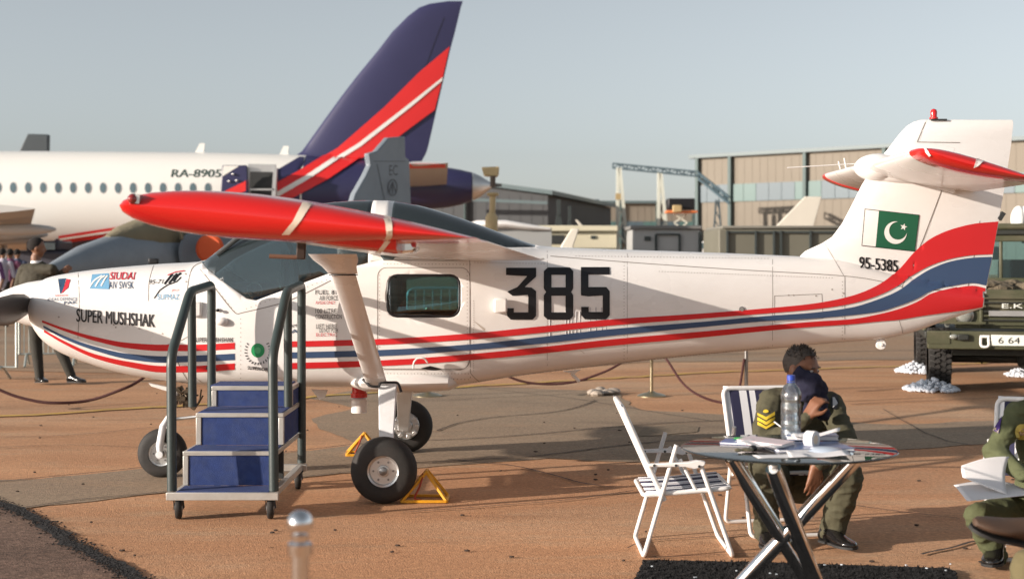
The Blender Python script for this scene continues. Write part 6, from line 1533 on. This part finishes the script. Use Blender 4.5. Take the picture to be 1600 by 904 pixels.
# crowd at far left
for i, (x, c_) in enumerate(((-14, (.12, .05, .15)), (4, (.4, .38, .45)), (16, (.18, .06, .12)), (27, (.06, .07, .12)))):
    Y = 30+i*1.4; lb = ('distant person in purple at the left edge behind the barrier', 'distant person in a pale shirt at the left edge behind the barrier', 'distant person in dark red right of the pale shirted one', 'distant person in dark blue close to the man in the suit')[i]
    t = thing('person', lb, 'person', Gv(x, Y)); c = Gv(x, Y); pr = []
    head(pr, c+Vector((0, 0, 1.62)), (random.uniform(-1, 1), -1, 0), 1); sh = c+Vector((0, 0, 1.40))
    pr += [('c', tuple(sh+Vector((-.16, 0, 0))), .065, tuple(sh+Vector((.16, 0, 0))), .065, 0), ('c', tuple(sh), .12, tuple(c+Vector((0, 0, .95))), .14, 0), ('c', tuple(c+Vector((0, 0, 1.55))), .05, tuple(sh), .06, 1)]
    for s in (-1, 1):
        pr += [('c', tuple(sh+Vector((s*.18, 0, 0))), .055, tuple(sh+Vector((s*.25, .02, -.30))), .045, 0), ('c', tuple(sh+Vector((s*.25, .02, -.30))), .04, tuple(sh+Vector((s*.22, -.1, -.55))), .03, 1), ('c', tuple(c+Vector((s*.08, 0, .95))), .09, tuple(c+Vector((s*.10, 0, .08))), .05, 2), ('c', tuple(c+Vector((s*.10, 0, .06))), .05, tuple(c+Vector((s*.11, -.15, .05))), .04, 2)]
    capsule_body('body', pr, [mat('crowd_cloth_%d' % i, c_, .8), skin_m, trs], t, .02, 2)
    hair_cap('hair', c+Vector((0, 0, 1.62)), Matrix.Identity(3), 1, hairb, t)

# dark tug and cart added to stand in for the shade under the airliner wing
t = thing('added_tug', 'low dark tug added for the shaded area under the airliner wing behind the man in the suit', 'tug', Gv(70, 40))
k = M(); pbox(k, 5, 128, 392, 428, 40, 1.5); part('body', k, mat('tug_shade_dark', (.03, .03, .045), .5, var=.2), t, bev=.08)
k = M(); pbox(k, 40, 92, 376, 392, 40.1, 1.3); part('cab', k, MATS['tug_shade_dark'], t, bev=.06); k = M(); pbox(k, 46, 86, 379, 390, 40.05, .06); part('windscreen', k, jwg, t)
for x in (22, 110): k = M(); k.lathe([(0, .36), (.25, .36)], Gv(x, 39.9)+Vector((0, 0, .36)), (0, 1, 0), 20); part('wheel', k, rubber, t)
k = M(); pbox(k, -120, 0, 398, 440, 41, 1.5); k2 = thing('added_cart', 'grey flat cart added for the shaded area left of the dark tug', 'cart', Gv(-20, 41)); part('body', k, dfm, k2, bev=.04)  # cart added as well, to fill the shaded area beside the tug
for x in (-100, -15): k = M(); k.lathe([(0, .25), (.2, .25)], Gv(x, 40.9)+Vector((0, 0, .25)), (0, 1, 0), 16); part('wheel', k, rubber, k2)

# ============================================================ MILITARY 4x4
JR = math.radians(-12.7)
jp = thing('military_vehicle', 'olive military off-roader with number plate and white stones at its wheels, behind the tail', 'off-roader', (P(1470, 612, 16.2).x-.14, 16.2, 0), rz=JR)
jo = mat('vehicle_olive', (.062, .064, .034), .5, var=.12, vs=3, dirt=(.16, .13, .09), dirt_amt=.5, ds=2.5); jdk = mat('vehicle_dark', (.02, .022, .018), .6, var=.2)
def lb_(nm, a, b, m=jo, bev=.012, par=None):
    k = M(); k.box([(a[i]+b[i])/2 for i in range(3)], [abs(b[i]-a[i]) for i in range(3)]); return part(nm, k, m, par or jp, local=True, bev=bev)
W = 1.86
lb_('bumper', (-.02, -.18, .50), (W, -.05, .70)); lb_('bumper_cap', (-.03, -.19, .56), (.22, -.185, .69), jo, 0)
lb_('chassis', (.25, .0, .42), (W-.25, 3.9, .62), jdk); lb_('front_panel', (.30, .10, .72), (W-.30, .16, 1.10))
for s, x0, x1 in ((0, .0, .34), (1, W-.34, W)):
    lb_('wing_panel', (x0, .10, .78), (x1, 1.15, 1.06)); k = M(); k.lathe([(0, .095), (.05, .10), (.055, .085), (.06, .07)], (.40 if s == 0 else W-.40, .12, .87), (0, -1, 0), 26); hl = part('headlight', k, mat('chrome_dull', (.35, .35, .33), .3, .8), jp, local=True)
    k = M(); k.lathe([(.061, .078), (.075, .06), (.082, .02)], (.40 if s == 0 else W-.40, .12, .87), (0, -1, 0), 22); part('headlight_lens', k, mat('lens_glass', (.22, .23, .21), .05, coat=1), hl, local=True)
    for z in (.76, .90): k = M(); k.lathe([(0, .03), (.03, .028), (.035, .01)], ((.17 if z > .8 else .21) if s == 0 else W-.17, .10, z), (0, -1, 0), 14); part('indicator_lamp', k, MATS['lens_glass'], jp, local=True)
    for i in range(2): lb_('lamp_guard_bar', ((.12 if s == 0 else W-.62), -.02, .775+.19*i), ((.62 if s == 0 else W-.12), .02, .80+.19*i), jo, 0)
for i in range(7): lb_('grille_bar', (.60, .06, .76+.05*i), (W-.60, .09, .775+.05*i), jdk if i % 2 else jo, 0)
lb_('grille_mesh', (.66, .045, .865), (W-.66, .06, .925), alu, 0)
lb_('grille_surround', (.56, .05, .74), (.60, .11, 1.12)); lb_('grille_surround', (W-.60, .05, .74), (W-.56, .11, 1.12))
lb_('bonnet', (.36, .12, 1.06), (W-.36, 1.25, 1.16)); lb_('scuttle', (.12, 1.15, 1.0), (W-.12, 1.35, 1.24))
k = M(); rnd = random.Random(8)
for i in range(60): k.ell((rnd.uniform(.2, W-.2), rnd.uniform(.3, 1.1), 1.14+rnd.uniform(0, .08)), (rnd.uniform(.06, .16), rnd.uniform(.06, .14), rnd.uniform(.03, .07)), 8, 5)
part('camouflage_net', k, mat('net_cloth', (.13, .105, .07), .95, var=.4, vs=12, bump=.03, bs=20), jp, local=True, kind='stuff')
for x0, x1 in ((.10, .15), (W/2-.02, W/2+.02), (W-.15, W-.10)): lb_('windscreen_post', (x0, 1.30, 1.24), (x1, 1.36, 1.76))
lb_('windscreen_rail', (.10, 1.29, 1.72), (W-.10, 1.37, 1.80)); lb_('windscreen_rail', (.10, 1.29, 1.22), (W-.10, 1.37, 1.28))
lb_('windscreen_glass', (.15, 1.325, 1.28), (W-.15, 1.335, 1.72), glassd, 0)
lb_('roof', (.06, 1.28, 1.86), (W-.06, 3.9, 1.94), jo, .03); lb_('roof_rail', (.06, 1.26, 1.80), (W-.06, 1.34, 1.86), jdk)
for s in (0, 1):
    x = .02 if s == 0 else W-.06; lb_('side_panel', (x, 1.3, .62), (x+.04, 3.9, 1.22)); lb_('sill', (x, 1.0, .55), (x+.05, 3.0, .64), jdk); lb_('rear_post', (x, 3.8, 1.22), (x+.05, 3.88, 1.88)); lb_('middle_post', (x, 2.5, 1.22), (x+.05, 2.56, 1.88))
for y in (1.9, 3.2): lb_('seat', (.3, y, .9), (.75, y+.15, 1.5), jdk, .03); lb_('seat', (W-.75, y, .9), (W-.3, y+.15, 1.5), jdk, .03)
lb_('dash_papers', (.28, 1.42, 1.36), (.50, 1.44, 1.64), mat('pale_board', (.50, .52, .40), .6), .0); lb_('dash_papers', (.60, 1.42, 1.50), (.92, 1.44, 1.66), MATS['pale_board'], .0)
pl = lb_('number_plate', (.66, -.205, .545), (1.20, -.19, .665), mat('plate_white', (.72, .74, .68), .5), .004)
me = text_mesh('6 64 SG', 0); k = M(); xs = [v.co.x for v in me.vertices]; ys = [v.co.y for v in me.vertices]
k.add([(.735+(v.co.x-min(xs))/(max(xs)-min(xs))*.42, -.208, .57+(v.co.y-min(ys))/(max(ys)-min(ys))*.07) for v in me.vertices], [tuple(p.vertices) for p in me.polygons]); part('plate_lettering', k, black, pl, local=True, smooth=False)
me = text_mesh('E.K.', 0); k = M(); xs = [v.co.x for v in me.vertices]; ys = [v.co.y for v in me.vertices]
k.add([(.80+(v.co.x-min(xs))/(max(xs)-min(xs))*.26, .04, .955+(v.co.y-min(ys))/(max(ys)-min(ys))*.05) for v in me.vertices], [tuple(p.vertices) for p in me.polygons]); part('grille_lettering', k, MATS['plate_white'], jp, local=True, smooth=False)
for x in (.59, W-.59):
    k = M(); k.tube(fillet([(x-.04, -.20, .65), (x-.045, -.22, .53), (x+.045, -.22, .53), (x+.04, -.20, .65)], .04, 4), .014, 8); k.tube([(x-.05, -.2, .645), (x+.05, -.2, .645)], .016, 8); part('shackle', k, whitepl, jp, local=True)
k = M(); k.ell((.26, -.21, .64), (.05, .04, .03)); part('fog_lamp', k, MATS['lens_glass'], jp, local=True); lb_('lamp_box', (.30, -.23, .60), (.42, -.18, .67), jdk)
def jwheel(x, y):
    k = M(); k.lathe([(-.125, .20), (-.125, .30), (-.11, .335), (-.09, .345), (.09, .345), (.11, .335), (.125, .30), (.125, .20)], (x, y, .345), (1, 0, 0), 48, cap=False); ty = part('tyre', k, rubber, jp, local=True)
    k = M(); n = 34
    for i in range(n):
        for j, xo in enumerate((-.095, -.035, .03, .092)):
            a = 2*math.pi*(i+.5*(j % 2))/n; R = Matrix.Rotation(a, 3, 'X'); c = Vector((x+xo, y, .345))+R @ Vector((0, 0, .352)); k.box(c, (.052, .042, .024), R @ Matrix.Rotation(.3 if j % 2 else -.3, 3, 'Z'))
    part('tread_blocks', k, rubber, ty, local=True, smooth=False, kind='stuff')
    s = -1 if x < W/2 else 1; k = M(); k.lathe([(s*-.05, .21), (s*.03, .20), (s*.05, .12), (s*.10, .07), (s*.11, .01)], (x, y, .345), (1, 0, 0), 24); part('rim', k, jo, ty, local=True)
for x in (.14, W-.14):
    for y in (.42, 3.0): jwheel(x, y)
k = M(); k.tube([(.2, .42, .36), (W-.2, .42, .36)], .05, 12); k.ell((W*.62, .42, .36), (.16, .15, .14)); part('front_axle', k, jdk, jp, local=True)
k = M(); k.tube([(.2, 3.0, .36), (W-.2, 3.0, .36)], .05, 12); k.ell((W*.5, 3.0, .36), (.16, .15, .14)); part('rear_axle', k, jdk, jp, local=True)
for i in range(14): 
    k = M(); a = Vector((random.uniform(.4, W-.4), random.uniform(.1, .5), random.uniform(.38, .52))); k.tube([a, a+Vector((random.uniform(-.3, .3), .1, random.uniform(-.1, .1)))], .012, 6); part('under_pipe', k, jdk if i % 3 else mat('rusty_pipe', (.15, .09, .05), .7), jp, local=True)
wb_ = thing('sheet_bundle', 'white wrapped bundle on the roof of the off-roader at the right edge', 'bundle', P(1600, 345, 18.2))
k = M(); k.ell(P(1592, 342, 18.2), (.10, .12, .17), 14, 10); k.ell(P(1603, 336, 18.2), (.12, .12, .12), 14, 10); k.ell(P(1606, 352, 18.2), (.10, .1, .08), 14, 10); part('wrap', k, mat('white_wrap', (.72, .72, .70), .6, bump=.02, bs=10), wb_)
k = M(); k.tube([P(1600, 352, 18.2), P(1600, 380, 18.2)], .03, 8); part('stay', k, jdk, wb_)
# white painted stones round the wheels
stm = mat('whitewashed_stone', (.62, .66, .72), .8, var=.15, vs=12)
def stones(cx, cy, rx, ry, n, label, seed):
    rnd = random.Random(seed); k = M(); c = G(cx, cy)
    for i in range(n):
        a = rnd.uniform(0, 6.28); r = math.sqrt(rnd.random()); x = c.x+rx*r*math.cos(a); y = c.y+ry*r*math.sin(a); z = .02+max(0, .16*(1-r))*rnd.random(); s = rnd.uniform(.016, .030)
        k.ell((x, y, z), (s*rnd.uniform(.9, 1.5), s, s*.8), 7, 5, Matrix.Rotation(rnd.random()*3, 3, 'Z'))
    o = part('white_stones', k, stm); tag(o, label, 'stones'); o['kind'] = 'stuff'
stones(1455, 610, .30, .34, 340, 'pile of whitewashed stones round the front wheel of the off-roader', 1)
stones(1434, 582, .28, .36, 280, 'pile of whitewashed stones at the rear wheel of the off-roader', 2)
stones(1602, 588, .25, .3, 160, 'whitewashed stones under the off-roader near the right edge', 3)
